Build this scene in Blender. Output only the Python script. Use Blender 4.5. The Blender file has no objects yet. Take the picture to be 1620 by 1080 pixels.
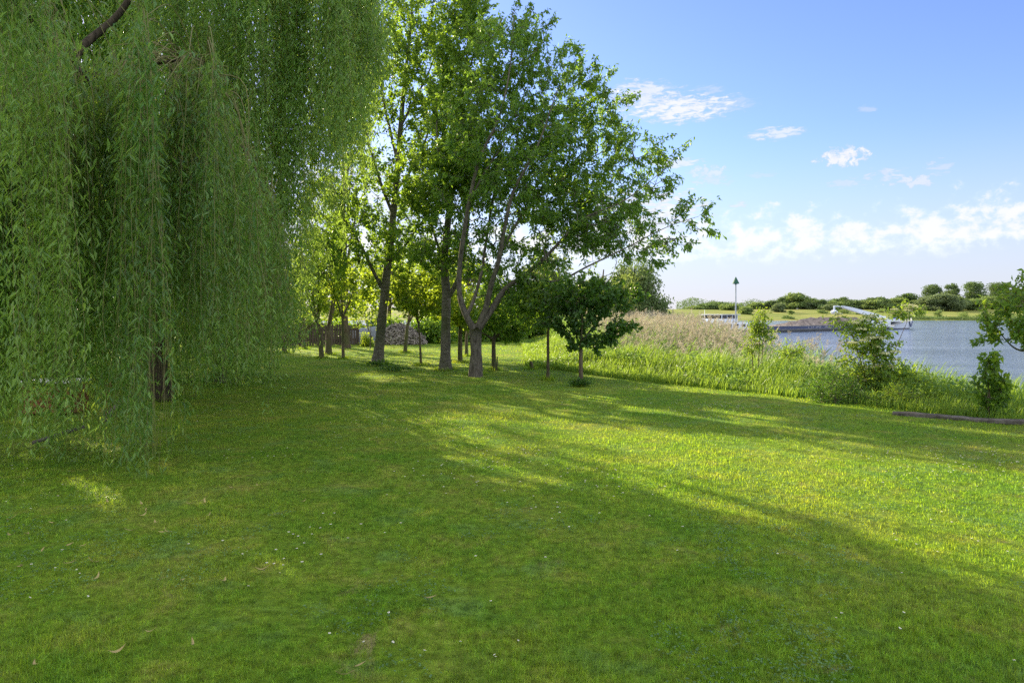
import bpy, math, random
import numpy as np

rng = np.random.default_rng(11)
random.seed(11)
PI = math.pi
F, HX, HY, CAM_Z = 1080.0, 810.0, 497.0, 1.7       # focal length in photo pixels, principal column, horizon row, eye height
WATER = -2.8
SUN_AZ, SUN_EL = math.radians(-36.0), math.radians(21.0)
S = np.array([math.sin(SUN_AZ) * math.cos(SUN_EL), math.cos(SUN_AZ) * math.cos(SUN_EL), math.sin(SUN_EL)])
UP = np.array([0, 0, 1.0])

scene = bpy.context.scene
COL = scene.collection


def P(px, py, d):
    return np.array([(px - HX) / F * d, d, CAM_Z - (py - HY) / F * d])


def G(px, py, z=0.0):
    d = (CAM_Z - z) * F / (py - HY)
    return np.array([(px - HX) / F * d, d, z])


def unit(v):
    v = np.asarray(v, float)
    return v / np.maximum(np.linalg.norm(v, axis=-1, keepdims=True), 1e-9)


def sstep(a, b, x):
    t = np.clip((x - a) / (b - a), 0, 1)
    return t * t * (3 - 2 * t)


_nk = [(rng.normal(0, 1, 2), rng.uniform(0, 6.28)) for _ in range(14)]


def wob(x, y, f=1.0):
    """smooth pseudo noise of the ground plane, about -1..1"""
    s = 0
    for k, (w, p) in enumerate(_nk):
        s = s + np.sin((w[0] * x + w[1] * y) * f * (0.5 + 0.18 * k) + p)
    return s / 5.0


# ------------------------------------------------------------------ mesh accumulation
class Geo:
    def __init__(self):
        self.v, self.f, self.m, self.r, self.n = [], [], [], [], 0

    def add(self, verts, faces, mat=0, rnd=0.5):
        verts = np.asarray(verts, float).reshape(-1, 3)
        faces = np.asarray(faces, np.int64)
        self.v.append(verts)
        self.f.append(faces + self.n)
        self.m.append(np.full(len(faces), mat, np.int32))
        r = np.asarray(rnd, float)
        self.r.append(np.full(len(verts), float(r)) if r.ndim == 0 else r)
        self.n += len(verts)

    def build(self, name, mats, parent=None, smooth=False):
        me = bpy.data.meshes.new(name)
        v = np.concatenate(self.v).astype(np.float32)
        me.vertices.add(len(v))
        me.vertices.foreach_set('co', v.ravel())
        loops = np.concatenate([f.ravel() for f in self.f]).astype(np.int32)
        tot = np.concatenate([np.full(len(f), f.shape[1], np.int32) for f in self.f])
        start = np.concatenate([[0], np.cumsum(tot)[:-1]]).astype(np.int32)
        me.loops.add(len(loops))
        me.loops.foreach_set('vertex_index', loops)
        me.polygons.add(len(tot))
        me.polygons.foreach_set('loop_start', start)
        if not isinstance(mats, (list, tuple)):
            mats = [mats]
        for m in mats:
            me.materials.append(m)
        me.polygons.foreach_set('material_index', np.concatenate(self.m))
        me.polygons.foreach_set('use_smooth', np.full(len(tot), smooth))
        at = me.attributes.new('rnd', 'FLOAT', 'POINT')
        at.data.foreach_set('value', np.concatenate(self.r).astype(np.float32))
        me.update(calc_edges=True)
        o = bpy.data.objects.new(name, me)
        COL.objects.link(o)
        if parent is not None:
            o.parent = parent
        return o


def frusta(g, A, B, ra, rb, n=5, mat=0, rnd=0.5):
    A, B = np.asarray(A, float).reshape(-1, 3), np.asarray(B, float).reshape(-1, 3)
    N = len(A)
    if N == 0:
        return
    ra, rb = np.broadcast_to(ra, N), np.broadcast_to(rb, N)
    t = unit(B - A)
    ref = np.where(np.abs(t[:, 2:3]) > 0.9, np.array([[1.0, 0, 0]]), np.array([[0, 0, 1.0]]))
    u = unit(np.cross(t, ref))
    w = np.cross(t, u)
    a = np.arange(n) * 2 * PI / n
    ring = np.cos(a)[None, :, None] * u[:, None, :] + np.sin(a)[None, :, None] * w[:, None, :]
    va = A[:, None, :] + ring * ra[:, None, None]
    vb = B[:, None, :] + ring * rb[:, None, None]
    verts = np.concatenate([va, vb], 1).reshape(-1, 3)
    k = np.arange(n)
    f = np.stack([k, (k + 1) % n, (k + 1) % n + n, k + n], 1)
    faces = (np.arange(N)[:, None, None] * 2 * n + f[None]).reshape(-1, 4)
    r = np.asarray(rnd, float)
    g.add(verts, faces, mat, r if r.ndim == 0 else np.repeat(r, 2 * n))


def spline(pts, per=6):
    """Catmull-Rom through 3-D points (+ radius as 4th column)"""
    p = np.asarray(pts, float)
    p = np.concatenate([[2 * p[0] - p[1]], p, [2 * p[-1] - p[-2]]])
    out = []
    for i in range(1, len(p) - 2):
        t = np.linspace(0, 1, per, endpoint=False)[:, None]
        a, b, c, d = p[i - 1], p[i], p[i + 1], p[i + 2]
        out.append(0.5 * (2 * b + (c - a) * t + (2 * a - 5 * b + 4 * c - d) * t * t + (3 * b - a - 3 * c + d) * t ** 3))
    out.append(p[-2][None])
    return np.concatenate(out)


def tube(g, pts, rad, n=10, mat=0, cap=True, lump=0.0, rnd=0.5):
    pts = np.asarray(pts, float)
    rad = np.broadcast_to(np.asarray(rad, float), len(pts))
    t = unit(np.gradient(pts, axis=0))
    u = np.cross(t[0], [0, 1.0, 0] if abs(t[0][1]) < 0.8 else [1.0, 0, 0])
    u = u / np.linalg.norm(u)
    rows = []
    a = np.arange(n) * 2 * PI / n
    ph = rng.uniform(0, 6.28, 4)
    for i in range(len(pts)):
        u = u - t[i] * np.dot(u, t[i])
        u = u / np.linalg.norm(u)
        w = np.cross(t[i], u)
        rr = rad[i] * (1 + lump * (np.sin(3 * a + ph[0] + i * 0.25) * 0.6 + np.sin(5 * a + ph[1] - i * 0.4) * 0.4
                                   + 0.5 * np.sin(2 * a + ph[2] + i * 0.9)))
        rows.append(pts[i] + (np.cos(a) * rr)[:, None] * u + (np.sin(a) * rr)[:, None] * w)
    v = np.concatenate(rows)
    k = np.arange(n)
    f = np.concatenate([np.stack([k, (k + 1) % n, (k + 1) % n + n, k + n], 1) + i * n for i in range(len(pts) - 1)])
    g.add(v, f, mat, rnd)
    if cap:
        for i0, c in ((0, pts[0]), ((len(pts) - 1) * n, pts[-1])):
            vv = np.concatenate([v[i0:i0 + n], [c]])
            g.add(vv, np.stack([k, (k + 1) % n, np.full(n, n)], 1), mat, rnd)


def leaves(g, p, axis, nrm, L, W, mat=0, rnd=None, fold=0.18, wide=0.42, curl=0.12):
    p = np.asarray(p, float)
    N = len(p)
    if N == 0:
        return
    a = unit(axis)
    s = unit(np.cross(a, nrm))
    n = np.cross(s, a)
    L = np.broadcast_to(L, N)[:, None]
    W = np.broadcast_to(W, N)[:, None]
    m = p + a * L * wide
    v = np.stack([p, m + s * W * 0.5 + n * W * fold, p + a * L - n * L * curl, m - s * W * 0.5 + n * W * fold], 1)
    if rnd is None:
        rnd = rng.random(N)
    g.add(v.reshape(-1, 3), np.arange(N * 4).reshape(N, 4), mat, np.repeat(rnd, 4))


def box(g, c, size, mat=0, rz=0.0, bev=0.0, ry=0.0, rnd=0.5):
    """box with chamfered edges"""
    hx, hy, hz = np.asarray(size, float) / 2
    b = min(bev, hx * 0.49, hy * 0.49, hz * 0.49)
    if b <= 0:
        v = np.array([[x, y, z] for x in (-hx, hx) for y in (-hy, hy) for z in (-hz, hz)])
        f = np.array([[0, 1, 3, 2], [4, 6, 7, 5], [0, 4, 5, 1], [2, 3, 7, 6], [0, 2, 6, 4], [1, 5, 7, 3]])
        quads, tris = f, None
    else:
        v, ids = [], {}
        for i, sx in enumerate((-1, 1)):
            for j, sy in enumerate((-1, 1)):
                for k, sz in enumerate((-1, 1)):
                    for ax in range(3):
                        h = np.array([hx, hy, hz]) - b
                        h[ax] += b
                        ids[i, j, k, ax] = len(v)
                        v.append(h * np.array([sx, sy, sz]))
        v = np.array(v)
        q, tr = [], []
        for ax in range(3):
            o1, o2 = [x for x in range(3) if x != ax]
            for sgn in (0, 1):
                loop = []
                for aa, bb in ((0, 0), (1, 0), (1, 1), (0, 1)):
                    key = [0, 0, 0]
                    key[ax], key[o1], key[o2] = sgn, aa, bb
                    loop.append(ids[tuple(key) + (ax,)])
                q.append(loop)
            for aa in (0, 1):                                   # edges parallel to ax
                for bb in (0, 1):
                    loop = []
                    for e, which in ((0, o1), (1, o1), (1, o2), (0, o2)):
                        key = [0, 0, 0]
                        key[ax], key[o1], key[o2] = e, aa, bb
                        loop.append(ids[tuple(key) + (which,)])
                    q.append(loop)
        for i in (0, 1):
            for j in (0, 1):
                for k in (0, 1):
                    tr.append([ids[i, j, k, 0], ids[i, j, k, 1], ids[i, j, k, 2]])
        quads, tris = np.array(q), np.array(tr)
    if ry:
        c_, s_ = math.cos(ry), math.sin(ry)
        v = v @ np.array([[c_, 0, -s_], [0, 1, 0], [s_, 0, c_]])
    if rz:
        c_, s_ = math.cos(rz), math.sin(rz)
        v = v @ np.array([[c_, s_, 0], [-s_, c_, 0], [0, 0, 1]])
    v = v + np.asarray(c, float)
    n0 = g.n
    g.add(v, quads, mat, rnd)
    if tris is not None:
        g.f.append(tris + n0)
        g.m.append(np.full(len(tris), mat, np.int32))


def tag(o, label=None, cat=None, group=None, kind=None):
    if label:
        o['label'] = label
    if cat:
        o['category'] = cat
    if group:
        o['group'] = group
    if kind:
        o['kind'] = kind
    return o


def thing(name, loc, label, cat, group=None):
    o = bpy.data.objects.new(name, None)
    COL.objects.link(o)
    o.location = loc
    o.empty_display_size = 0.2
    return tag(o, label, cat, group)


def part(g, name, mats, root, smooth=False, label=None):
    """mesh built in world coordinates, parented to a root that only has a translation"""
    o = g.build(name, mats, root, smooth)
    off = np.zeros(3)
    p = root
    while p is not None:
        off += np.array(p.location)
        p = p.parent
    me = o.data
    co = np.empty(len(me.vertices) * 3, np.float32)
    me.vertices.foreach_get('co', co)
    co = (co.reshape(-1, 3) - off.astype(np.float32)).ravel()
    me.vertices.foreach_set('co', co)
    me.update()
    if label:
        o['label'] = label
    return o


# ------------------------------------------------------------------ materials
def newmat(name):
    m = bpy.data.materials.new(name)
    m.use_nodes = True
    nt = m.node_tree
    nt.nodes.clear()
    out = nt.nodes.new('ShaderNodeOutputMaterial')
    return m, nt, out


def nd(nt, t, **kw):
    n = nt.nodes.new(t)
    for k, v in kw.items():
        if k.startswith('i_'):
            n.inputs[k[2:].replace('_', ' ')].default_value = v
        else:
            setattr(n, k, v)
    return n


def link(nt, a, b):
    nt.links.new(a, b)


def rgb(c):
    return (c[0], c[1], c[2], 1.0)


def mixc(nt, fac, a, b, mode='MIX'):
    n = nt.nodes.new('ShaderNodeMix')
    n.data_type = 'RGBA'
    n.blend_type = mode
    for sock, val in ((n.inputs[0], fac), (n.inputs[6], a), (n.inputs[7], b)):
        if hasattr(val, 'is_linked'):
            nt.links.new(val, sock)
        elif isinstance(val, (int, float)):
            sock.default_value = val
        else:
            sock.default_value = rgb(val)
    return n.outputs[2]


def noise_tex(nt, scale, detail=4, rough=0.6, vec=None, dist=0.0):
    n = nd(nt, 'ShaderNodeTexNoise')
    n.inputs['Scale'].default_value = scale
    n.inputs['Detail'].default_value = detail
    n.inputs['Roughness'].default_value = rough
    n.inputs['Distortion'].default_value = dist
    if vec is not None:
        link(nt, vec, n.inputs['Vector'])
    return n.outputs['Fac']


def ramp(nt, fac, stops):
    n = nd(nt, 'ShaderNodeValToRGB')
    e = n.color_ramp.elements
    while len(e) < len(stops):
        e.new(0.5)
    for el, (p, c) in zip(e, stops):
        el.position = p
        el.color = rgb(c) if not isinstance(c, (int, float)) else (c, c, c, 1)
    link(nt, fac, n.inputs['Fac'])
    return n.outputs['Color']


def worldpos(nt, scale=(1, 1, 1)):
    g = nd(nt, 'ShaderNodeNewGeometry')
    mp = nd(nt, 'ShaderNodeMapping')
    mp.inputs['Scale'].default_value = scale
    link(nt, g.outputs['Position'], mp.inputs['Vector'])
    return mp.outputs['Vector']


def leaf_mat(name, ca, cb, tr, tfac=0.42, rough=0.45, spec=0.35, nscale=0.6, young=None):
    """leaf: per-leaf colour between ca and cb, light shining through as tr"""
    m, nt, out = newmat(name)
    at = nd(nt, 'ShaderNodeAttribute', attribute_name='rnd')
    col = mixc(nt, at.outputs['Fac'], ca, cb)
    nz = noise_tex(nt, nscale, 2, 0.5, worldpos(nt))
    f = nd(nt, 'ShaderNodeMapRange')
    link(nt, nz, f.inputs[0])
    f.inputs[1].default_value, f.inputs[2].default_value = 0.35, 0.65
    f.inputs[3].default_value, f.inputs[4].default_value = 0.75, 1.3
    mul = nd(nt, 'ShaderNodeVectorMath', operation='SCALE')
    link(nt, col, mul.inputs[0])
    link(nt, f.outputs[0], mul.inputs['Scale'])
    pb = nd(nt, 'ShaderNodeBsdfPrincipled')
    link(nt, mul.outputs[0], pb.inputs['Base Color'])
    pb.inputs['Roughness'].default_value = rough
    pb.inputs['Specular IOR Level'].default_value = spec
    tb = nd(nt, 'ShaderNodeBsdfTranslucent')
    tcol = mixc(nt, at.outputs['Fac'], [c * 0.8 for c in tr], [min(1, c * 1.2) for c in tr])
    link(nt, tcol, tb.inputs['Color'])
    mx = nd(nt, 'ShaderNodeMixShader')
    mx.inputs[0].default_value = tfac
    link(nt, pb.outputs[0], mx.inputs[1])
    link(nt, tb.outputs[0], mx.inputs[2])
    link(nt, mx.outputs[0], out.inputs[0])
    return m


def solid(name, c, rough=0.6, metal=0.0, spec=0.5, var=0.12, scale=6.0, bump=0.0):
    m, nt, out = newmat(name)
    pb = nd(nt, 'ShaderNodeBsdfPrincipled')
    nz = noise_tex(nt, scale, 5, 0.65, worldpos(nt))
    col = ramp(nt, nz, [(0.3, [x * (1 - var * 2) for x in c]), (0.7, [min(1, x * (1 + var)) for x in c])])
    link(nt, col, pb.inputs['Base Color'])
    pb.inputs['Roughness'].default_value = rough
    pb.inputs['Metallic'].default_value = metal
    pb.inputs['Specular IOR Level'].default_value = spec
    if bump:
        b = nd(nt, 'ShaderNodeBump')
        b.inputs['Strength'].default_value = bump
        b.inputs['Distance'].default_value = 0.02
        link(nt, nz, b.inputs['Height'])
        link(nt, b.outputs[0], pb.inputs['Normal'])
    link(nt, pb.outputs[0], out.inputs[0])
    return m


def bark_mat(name, a, b, moss=None, zs=0.25, xs=9.0, dist=0.03, bands=False):
    m, nt, out = newmat(name)
    pb = nd(nt, 'ShaderNodeBsdfPrincipled')
    v = worldpos(nt, (xs, xs, xs * zs) if not bands else (xs * 0.5, xs * 0.5, xs * 2.6))
    nz = noise_tex(nt, 1.6, 8, 0.7, v, 0.6)
    big = noise_tex(nt, 1.1, 3, 0.6, worldpos(nt))
    col = ramp(nt, nz, [(0.32, a), (0.52, [(x + y) / 2 for x, y in zip(a, b)]), (0.7, b)])
    if moss:
        mm = ramp(nt, big, [(0.48, 0.0), (0.62, 0.75)])
        col = mixc(nt, mm, col, moss)
    link(nt, col, pb.inputs['Base Color'])
    pb.inputs['Roughness'].default_value = 0.9
    pb.inputs['Specular IOR Level'].default_value = 0.15
    bp = nd(nt, 'ShaderNodeBump')
    bp.inputs['Strength'].default_value = 0.9
    bp.inputs['Distance'].default_value = dist
    link(nt, nz, bp.inputs['Height'])
    link(nt, bp.outputs[0], pb.inputs['Normal'])
    link(nt, pb.outputs[0], out.inputs[0])
    return m


M = {}
M['willow_leaf'] = leaf_mat('willow_leaf', (0.056, 0.150, 0.034), (0.190, 0.310, 0.080), (0.46, 0.66, 0.08), 0.42, 0.38, 0.55)
M['willow_twig'] = solid('willow_twig', (0.19, 0.18, 0.06), 0.7, scale=20)
M['willow_bark'] = bark_mat('willow_bark', (0.030, 0.024, 0.017), (0.13, 0.105, 0.075), None, 0.18, 10, 0.06)
M['cherry_leaf'] = leaf_mat('cherry_leaf', (0.052, 0.125, 0.026), (0.110, 0.205, 0.042), (0.36, 0.58, 0.04), 0.46, 0.40, 0.45)
M['broad_leaf'] = leaf_mat('broad_leaf', (0.052, 0.120, 0.024), (0.110, 0.195, 0.038), (0.40, 0.60, 0.04), 0.48, 0.45, 0.35)
M['orchard_leaf'] = leaf_mat('orchard_leaf', (0.075, 0.145, 0.022), (0.140, 0.220, 0.038), (0.52, 0.66, 0.04), 0.52, 0.5, 0.3)
M['dark_leaf'] = leaf_mat('dark_leaf', (0.028, 0.078, 0.016), (0.062, 0.135, 0.028), (0.20, 0.38, 0.02), 0.36, 0.45, 0.4)
M['pale_leaf'] = leaf_mat('pale_leaf', (0.075, 0.125, 0.035), (0.130, 0.190, 0.060), (0.34, 0.42, 0.08), 0.40, 0.5, 0.3)
M['elder_leaf'] = leaf_mat('elder_leaf', (0.055, 0.125, 0.022), (0.110, 0.205, 0.035), (0.40, 0.55, 0.04), 0.45, 0.45, 0.35)
M['clover_leaf'] = leaf_mat('clover_leaf', (0.070, 0.150, 0.050), (0.150, 0.260, 0.100), (0.30, 0.45, 0.08), 0.3, 0.45, 0.4)
M['umbel'] = leaf_mat('umbel', (0.62, 0.62, 0.36), (0.75, 0.74, 0.50), (0.6, 0.62, 0.3), 0.3, 0.6, 0.2)
M['grey_willow_leaf'] = leaf_mat('grey_willow_leaf', (0.085, 0.140, 0.045), (0.150, 0.215, 0.080), (0.28, 0.38, 0.08), 0.32, 0.5, 0.3)
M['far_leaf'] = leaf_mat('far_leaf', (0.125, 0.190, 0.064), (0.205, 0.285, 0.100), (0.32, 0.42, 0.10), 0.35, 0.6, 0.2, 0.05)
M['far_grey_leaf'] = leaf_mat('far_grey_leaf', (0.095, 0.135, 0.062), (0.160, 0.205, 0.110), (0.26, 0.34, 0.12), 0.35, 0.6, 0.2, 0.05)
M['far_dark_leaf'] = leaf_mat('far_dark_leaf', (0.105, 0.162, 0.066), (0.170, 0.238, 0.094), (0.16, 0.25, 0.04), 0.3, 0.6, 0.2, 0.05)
M['bank_blade'] = leaf_mat('bank_blade', (0.065, 0.150, 0.018), (0.170, 0.275, 0.040), (0.40, 0.56, 0.05), 0.42, 0.45, 0.35, 0.9)
M['reed_blade'] = leaf_mat('reed_blade', (0.055, 0.135, 0.030), (0.110, 0.215, 0.055), (0.30, 0.46, 0.06), 0.42, 0.45, 0.35, 0.9)
M['reed_straw'] = leaf_mat('reed_straw', (0.44, 0.385, 0.275), (0.68, 0.61, 0.48), (0.48, 0.43, 0.29), 0.28, 0.7, 0.2, 0.9)
M['bark_grey'] = bark_mat('bark_grey', (0.060, 0.053, 0.042), (0.26, 0.235, 0.195), (0.09, 0.10, 0.05), 0.8, 5, 0.02, True)
M['bark_cherry'] = bark_mat('bark_cherry', (0.050, 0.043, 0.035), (0.23, 0.205, 0.17), None, 0.3, 9, 0.03)
M['bark_brown'] = bark_mat('bark_brown', (0.060, 0.045, 0.030), (0.20, 0.165, 0.115), (0.09, 0.10, 0.04), 0.25, 12, 0.02)
M['stick'] = leaf_mat('stick', (0.09, 0.078, 0.068), (0.50, 0.45, 0.41), (0.1, 0.08, 0.06), 0.02, 0.9, 0.1)
M['weathered_wood'] = bark_mat('weathered_wood', (0.045, 0.038, 0.032), (0.20, 0.18, 0.16), None, 1.0, 4, 0.01)
M['fence_wood'] = bark_mat('fence_wood', (0.045, 0.034, 0.026), (0.16, 0.125, 0.10), None, 0.08, 14, 0.01)
M['rust_wood'] = solid('rust_wood', (0.26, 0.105, 0.035), 0.7, var=0.3, scale=5)
M['white_paint'] = solid('white_paint', (0.74, 0.74, 0.72), 0.4, var=0.05, scale=0.7)
M['boat_white'] = solid('boat_white', (0.70, 0.76, 0.84), 0.35, var=0.05, scale=0.3)
M['navy'] = solid('navy', (0.022, 0.040, 0.125), 0.35, var=0.1, scale=0.3)
M['hull_grey'] = solid('hull_grey', (0.17, 0.175, 0.175), 0.6, var=0.2, scale=0.4)
M['deck_grey'] = solid('deck_grey', (0.27, 0.29, 0.30), 0.7, var=0.15, scale=0.4)
M['gravel'] = solid('gravel', (0.30, 0.25, 0.215), 0.95, spec=0.1, var=0.35, scale=0.9, bump=0.8)
M['window_dark'] = solid('window_dark', (0.012, 0.016, 0.028), 0.08, spec=0.6, var=0.1)
M['beacon_green'] = solid('beacon_green', (0.010, 0.095, 0.058), 0.7, var=0.1, scale=2)
M['pole_grey'] = solid('pole_grey', (0.36, 0.41, 0.46), 0.5, var=0.1, scale=2)
M['tarp'] = solid('tarp', (0.22, 0.25, 0.30), 0.5, var=0.2, scale=2.5, bump=0.3)
M['daisy_petal'] = solid('daisy_petal', (0.80, 0.80, 0.78), 0.6, var=0.03)
M['daisy_eye'] = solid('daisy_eye', (0.75, 0.52, 0.04), 0.6, var=0.03)
M['dry_leaf'] = leaf_mat('dry_leaf', (0.30, 0.26, 0.10), (0.46, 0.36, 0.18), (0.3, 0.26, 0.1), 0.2, 0.7, 0.2)


# lawn: the ground under the blades and the blades themselves share their patches
def lawn_col(nt, blade):
    pos = worldpos(nt)
    n1 = noise_tex(nt, 0.55, 4, 0.6, pos)
    n2 = noise_tex(nt, 2.6, 4, 0.65, pos, 0.4)
    n3 = noise_tex(nt, 14.0, 3, 0.6, pos)
    if blade:
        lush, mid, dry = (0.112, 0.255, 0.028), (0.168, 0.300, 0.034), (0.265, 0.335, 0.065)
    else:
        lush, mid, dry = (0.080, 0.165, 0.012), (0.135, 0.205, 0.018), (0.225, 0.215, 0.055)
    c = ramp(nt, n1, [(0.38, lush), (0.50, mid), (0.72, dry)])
    d = ramp(nt, n2, [(0.38, lush), (0.54, mid), (0.68, dry)])
    c = mixc(nt, 0.5, c, d)
    # worn, brownish spots
    n4 = noise_tex(nt, 0.9, 5, 0.7, pos, 1.2)
    worn = ramp(nt, n4, [(0.63, 0.0), (0.72, 0.75 if not blade else 0.35)])
    c = mixc(nt, worn, c, (0.230, 0.185, 0.095))
    # cooler clover patches
    n5 = noise_tex(nt, 1.7, 4, 0.6, pos)
    clo = ramp(nt, n5, [(0.56, 0.0), (0.66, 0.55)])
    c = mixc(nt, clo, c, (0.120, 0.225, 0.050))
    e = ramp(nt, n3, [(0.32, 0.55), (0.68, 1.4)])
    return mixc(nt, 0.8, c, e, 'MULTIPLY')


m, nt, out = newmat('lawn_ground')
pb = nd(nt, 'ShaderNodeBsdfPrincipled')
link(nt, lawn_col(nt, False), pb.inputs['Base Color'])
pb.inputs['Roughness'].default_value = 0.95
pb.inputs['Specular IOR Level'].default_value = 0.1
bp = nd(nt, 'ShaderNodeBump')
bp.inputs['Strength'].default_value = 0.7
bp.inputs['Distance'].default_value = 0.03
link(nt, noise_tex(nt, 30, 4, 0.7, worldpos(nt)), bp.inputs['Height'])
link(nt, bp.outputs[0], pb.inputs['Normal'])
link(nt, pb.outputs[0], out.inputs[0])
M['lawn_ground'] = m

m, nt, out = newmat('lawn_blade')
at = nd(nt, 'ShaderNodeAttribute', attribute_name='rnd')
shade = ramp(nt, at.outputs['Fac'], [(0.0, (0.50, 0.55, 0.5)), (0.88, (1.25, 1.22, 1.2)), (1.0, (1.5, 1.4, 1.5))])
col = mixc(nt, 1.0, lawn_col(nt, True), shade, 'MULTIPLY')
pb = nd(nt, 'ShaderNodeBsdfPrincipled')
link(nt, col, pb.inputs['Base Color'])
pb.inputs['Roughness'].default_value = 0.5
pb.inputs['Specular IOR Level'].default_value = 0.3
tb = nd(nt, 'ShaderNodeBsdfTranslucent')
link(nt, mixc(nt, 1.0, col, (3.1, 2.3, .9), 'MULTIPLY'), tb.inputs['Color'])
mx = nd(nt, 'ShaderNodeMixShader')
mx.inputs[0].default_value = 0.45
link(nt, pb.outputs[0], mx.inputs[1])
link(nt, tb.outputs[0], mx.inputs[2])
link(nt, mx.outputs[0], out.inputs[0])
M['lawn_blade'] = m

m, nt, out = newmat('bank_soil')
pb = nd(nt, 'ShaderNodeBsdfPrincipled')
link(nt, ramp(nt, noise_tex(nt, 2.0, 5, 0.7, worldpos(nt)), [(0.3, (0.035, 0.045, 0.015)), (0.7, (0.07, 0.10, 0.025))]),
     pb.inputs['Base Color'])
pb.inputs['Roughness'].default_value = 0.95
link(nt, pb.outputs[0], out.inputs[0])
M['bank_soil'] = m

m, nt, out = newmat('far_meadow')
pb = nd(nt, 'ShaderNodeBsdfPrincipled')
v = worldpos(nt, (0.006, 0.03, 0.03))
a1 = noise_tex(nt, 2.2, 5, 0.6, v)
a2 = noise_tex(nt, 0.05, 6, 0.7, worldpos(nt))
c = ramp(nt, a1, [(0.36, (0.10, 0.165, 0.025)), (0.5, (0.20, 0.235, 0.050)), (0.64, (0.34, 0.29, 0.10))])
c = mixc(nt, 0.5, c, ramp(nt, a2, [(0.35, (0.10, 0.16, 0.025)), (0.65, (0.27, 0.27, 0.08))]))
link(nt, c, pb.inputs['Base Color'])
pb.inputs['Roughness'].default_value = 0.95
pb.inputs['Specular IOR Level'].default_value = 0.1
link(nt, pb.outputs[0], out.inputs[0])
M['far_meadow'] = m

m, nt, out = newmat('river_water')
pb = nd(nt, 'ShaderNodeBsdfPrincipled')
pb.inputs['Base Color'].default_value = (0.105, 0.140, 0.200, 1)
pb.inputs['Roughness'].default_value = 0.10
pb.inputs['Specular IOR Level'].default_value = 0.9
pb.inputs['IOR'].default_value = 1.33
w1 = noise_tex(nt, 1.0, 5, 0.65, worldpos(nt, (0.35, 1.2, 1.0)), 0.6)
w2 = noise_tex(nt, 1.0, 4, 0.6, worldpos(nt, (1.6, 3.2, 1.0)), 0.3)
w3 = noise_tex(nt, 1.0, 4, 0.6, worldpos(nt, (0.02, 0.07, 1.0)), 0.3)
ad = nd(nt, 'ShaderNodeMath', operation='MULTIPLY_ADD')
link(nt, w2, ad.inputs[0])
ad.inputs[1].default_value = 0.35
link(nt, w1, ad.inputs[2])
gust = ramp(nt, w3, [(0.35, 0.35), (0.65, 1.0)])
bp = nd(nt, 'ShaderNodeBump')
bp.inputs['Distance'].default_value = 0.30
link(nt, gust, bp.inputs['Strength'])
link(nt, ad.outputs[0], bp.inputs['Height'])
link(nt, bp.outputs[0], pb.inputs['Normal'])
link(nt, pb.outputs[0], out.inputs[0])
M['river_water'] = m

# ------------------------------------------------------------------ terrain
EDGE = np.array([(-400, 420), (-60, 170), (-12, 90), (0.2, 45), (0.55, 36), (0.4, 22), (2.75, 18.4), (8.0, 10.6), (16, -1.5), (40, -40), (160, -200)], float)


def edge_dist(x, y):
    """signed distance to the lawn edge, positive on the river side"""
    x, y = np.asarray(x, float), np.asarray(y, float)
    best = np.full(x.shape, 1e9)
    sign = np.ones(x.shape)
    for (x0, y0), (x1, y1) in zip(EDGE[:-1], EDGE[1:]):
        dx, dy = x1 - x0, y1 - y0
        t = np.clip(((x - x0) * dx + (y - y0) * dy) / (dx * dx + dy * dy), 0, 1)
        d = np.hypot(x - x0 - t * dx, y - y0 - t * dy)
        sg = np.where((x - x0) * -dy + (y - y0) * dx > 0, 1.0, -1.0)   # left of travel = river side
        upd = d < best
        best = np.where(upd, d, best)
        sign = np.where(upd, sg, sign)
    return best * sign


def height(x, y):
    s = edge_dist(x, y)
    lawn = 0.025 * wob(x, y, 0.35) * sstep(2, 9, y)
    bank = -3.6 * sstep(0.0, 13.0, s) - 0.12 * sstep(0, 1.2, s)
    h = np.where(s > 0, bank + lawn * (1 - sstep(0, 2, s)), lawn)
    yy = y + 6 * np.sin(x * 0.012) + 3 * np.sin(x * 0.05)
    far = -3.6 + 1.9 * sstep(476, 492, yy) + 8.2 * sstep(486, 660, yy)
    return np.where(y > 440, np.maximum(h, far) if False else far, h)


def axis_coords(lo, hi, a, b, step, grow=1.22):
    mid = list(np.arange(a, b + 1e-6, step))
    up, st = [], step
    x = b
    while x < hi:
        st *= grow
        x += st
        up.append(min(x, hi))
    dn, st, x = [], step, a
    while x > lo:
        st *= grow
        x -= st
        dn.append(max(x, lo))
    return np.array(dn[::-1] + mid + up)


xs = axis_coords(-3500, 3500, -20, 34, 0.5)
ys = np.concatenate([axis_coords(-300, 470, -4, 60, 0.5), np.arange(474, 700, 6), 700 * 1.2 ** np.arange(1, 12)])
ys = np.unique(ys)
X, Y = np.meshgrid(xs, ys)
Z = height(X, Y)
nx, ny = len(xs), len(ys)
idx = np.arange(nx * ny).reshape(ny, nx)
faces = np.stack([idx[:-1, :-1], idx[:-1, 1:], idx[1:, 1:], idx[1:, :-1]], -1).reshape(-1, 4)
g = Geo()
V = np.stack([X, Y, Z], -1).reshape(-1, 3)
ctr = V[faces].mean(1)
sd = edge_dist(ctr[:, 0], ctr[:, 1])
mi = np.where(ctr[:, 1] > 440, 2, np.where(sd > 0.2, 1, 0))
g.add(V, faces)
g.m[-1] = mi.astype(np.int32)
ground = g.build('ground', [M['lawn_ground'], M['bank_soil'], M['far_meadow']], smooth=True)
tag(ground, 'mown garden lawn falling to the river bank and the meadow beyond', 'ground', kind='structure')

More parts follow.
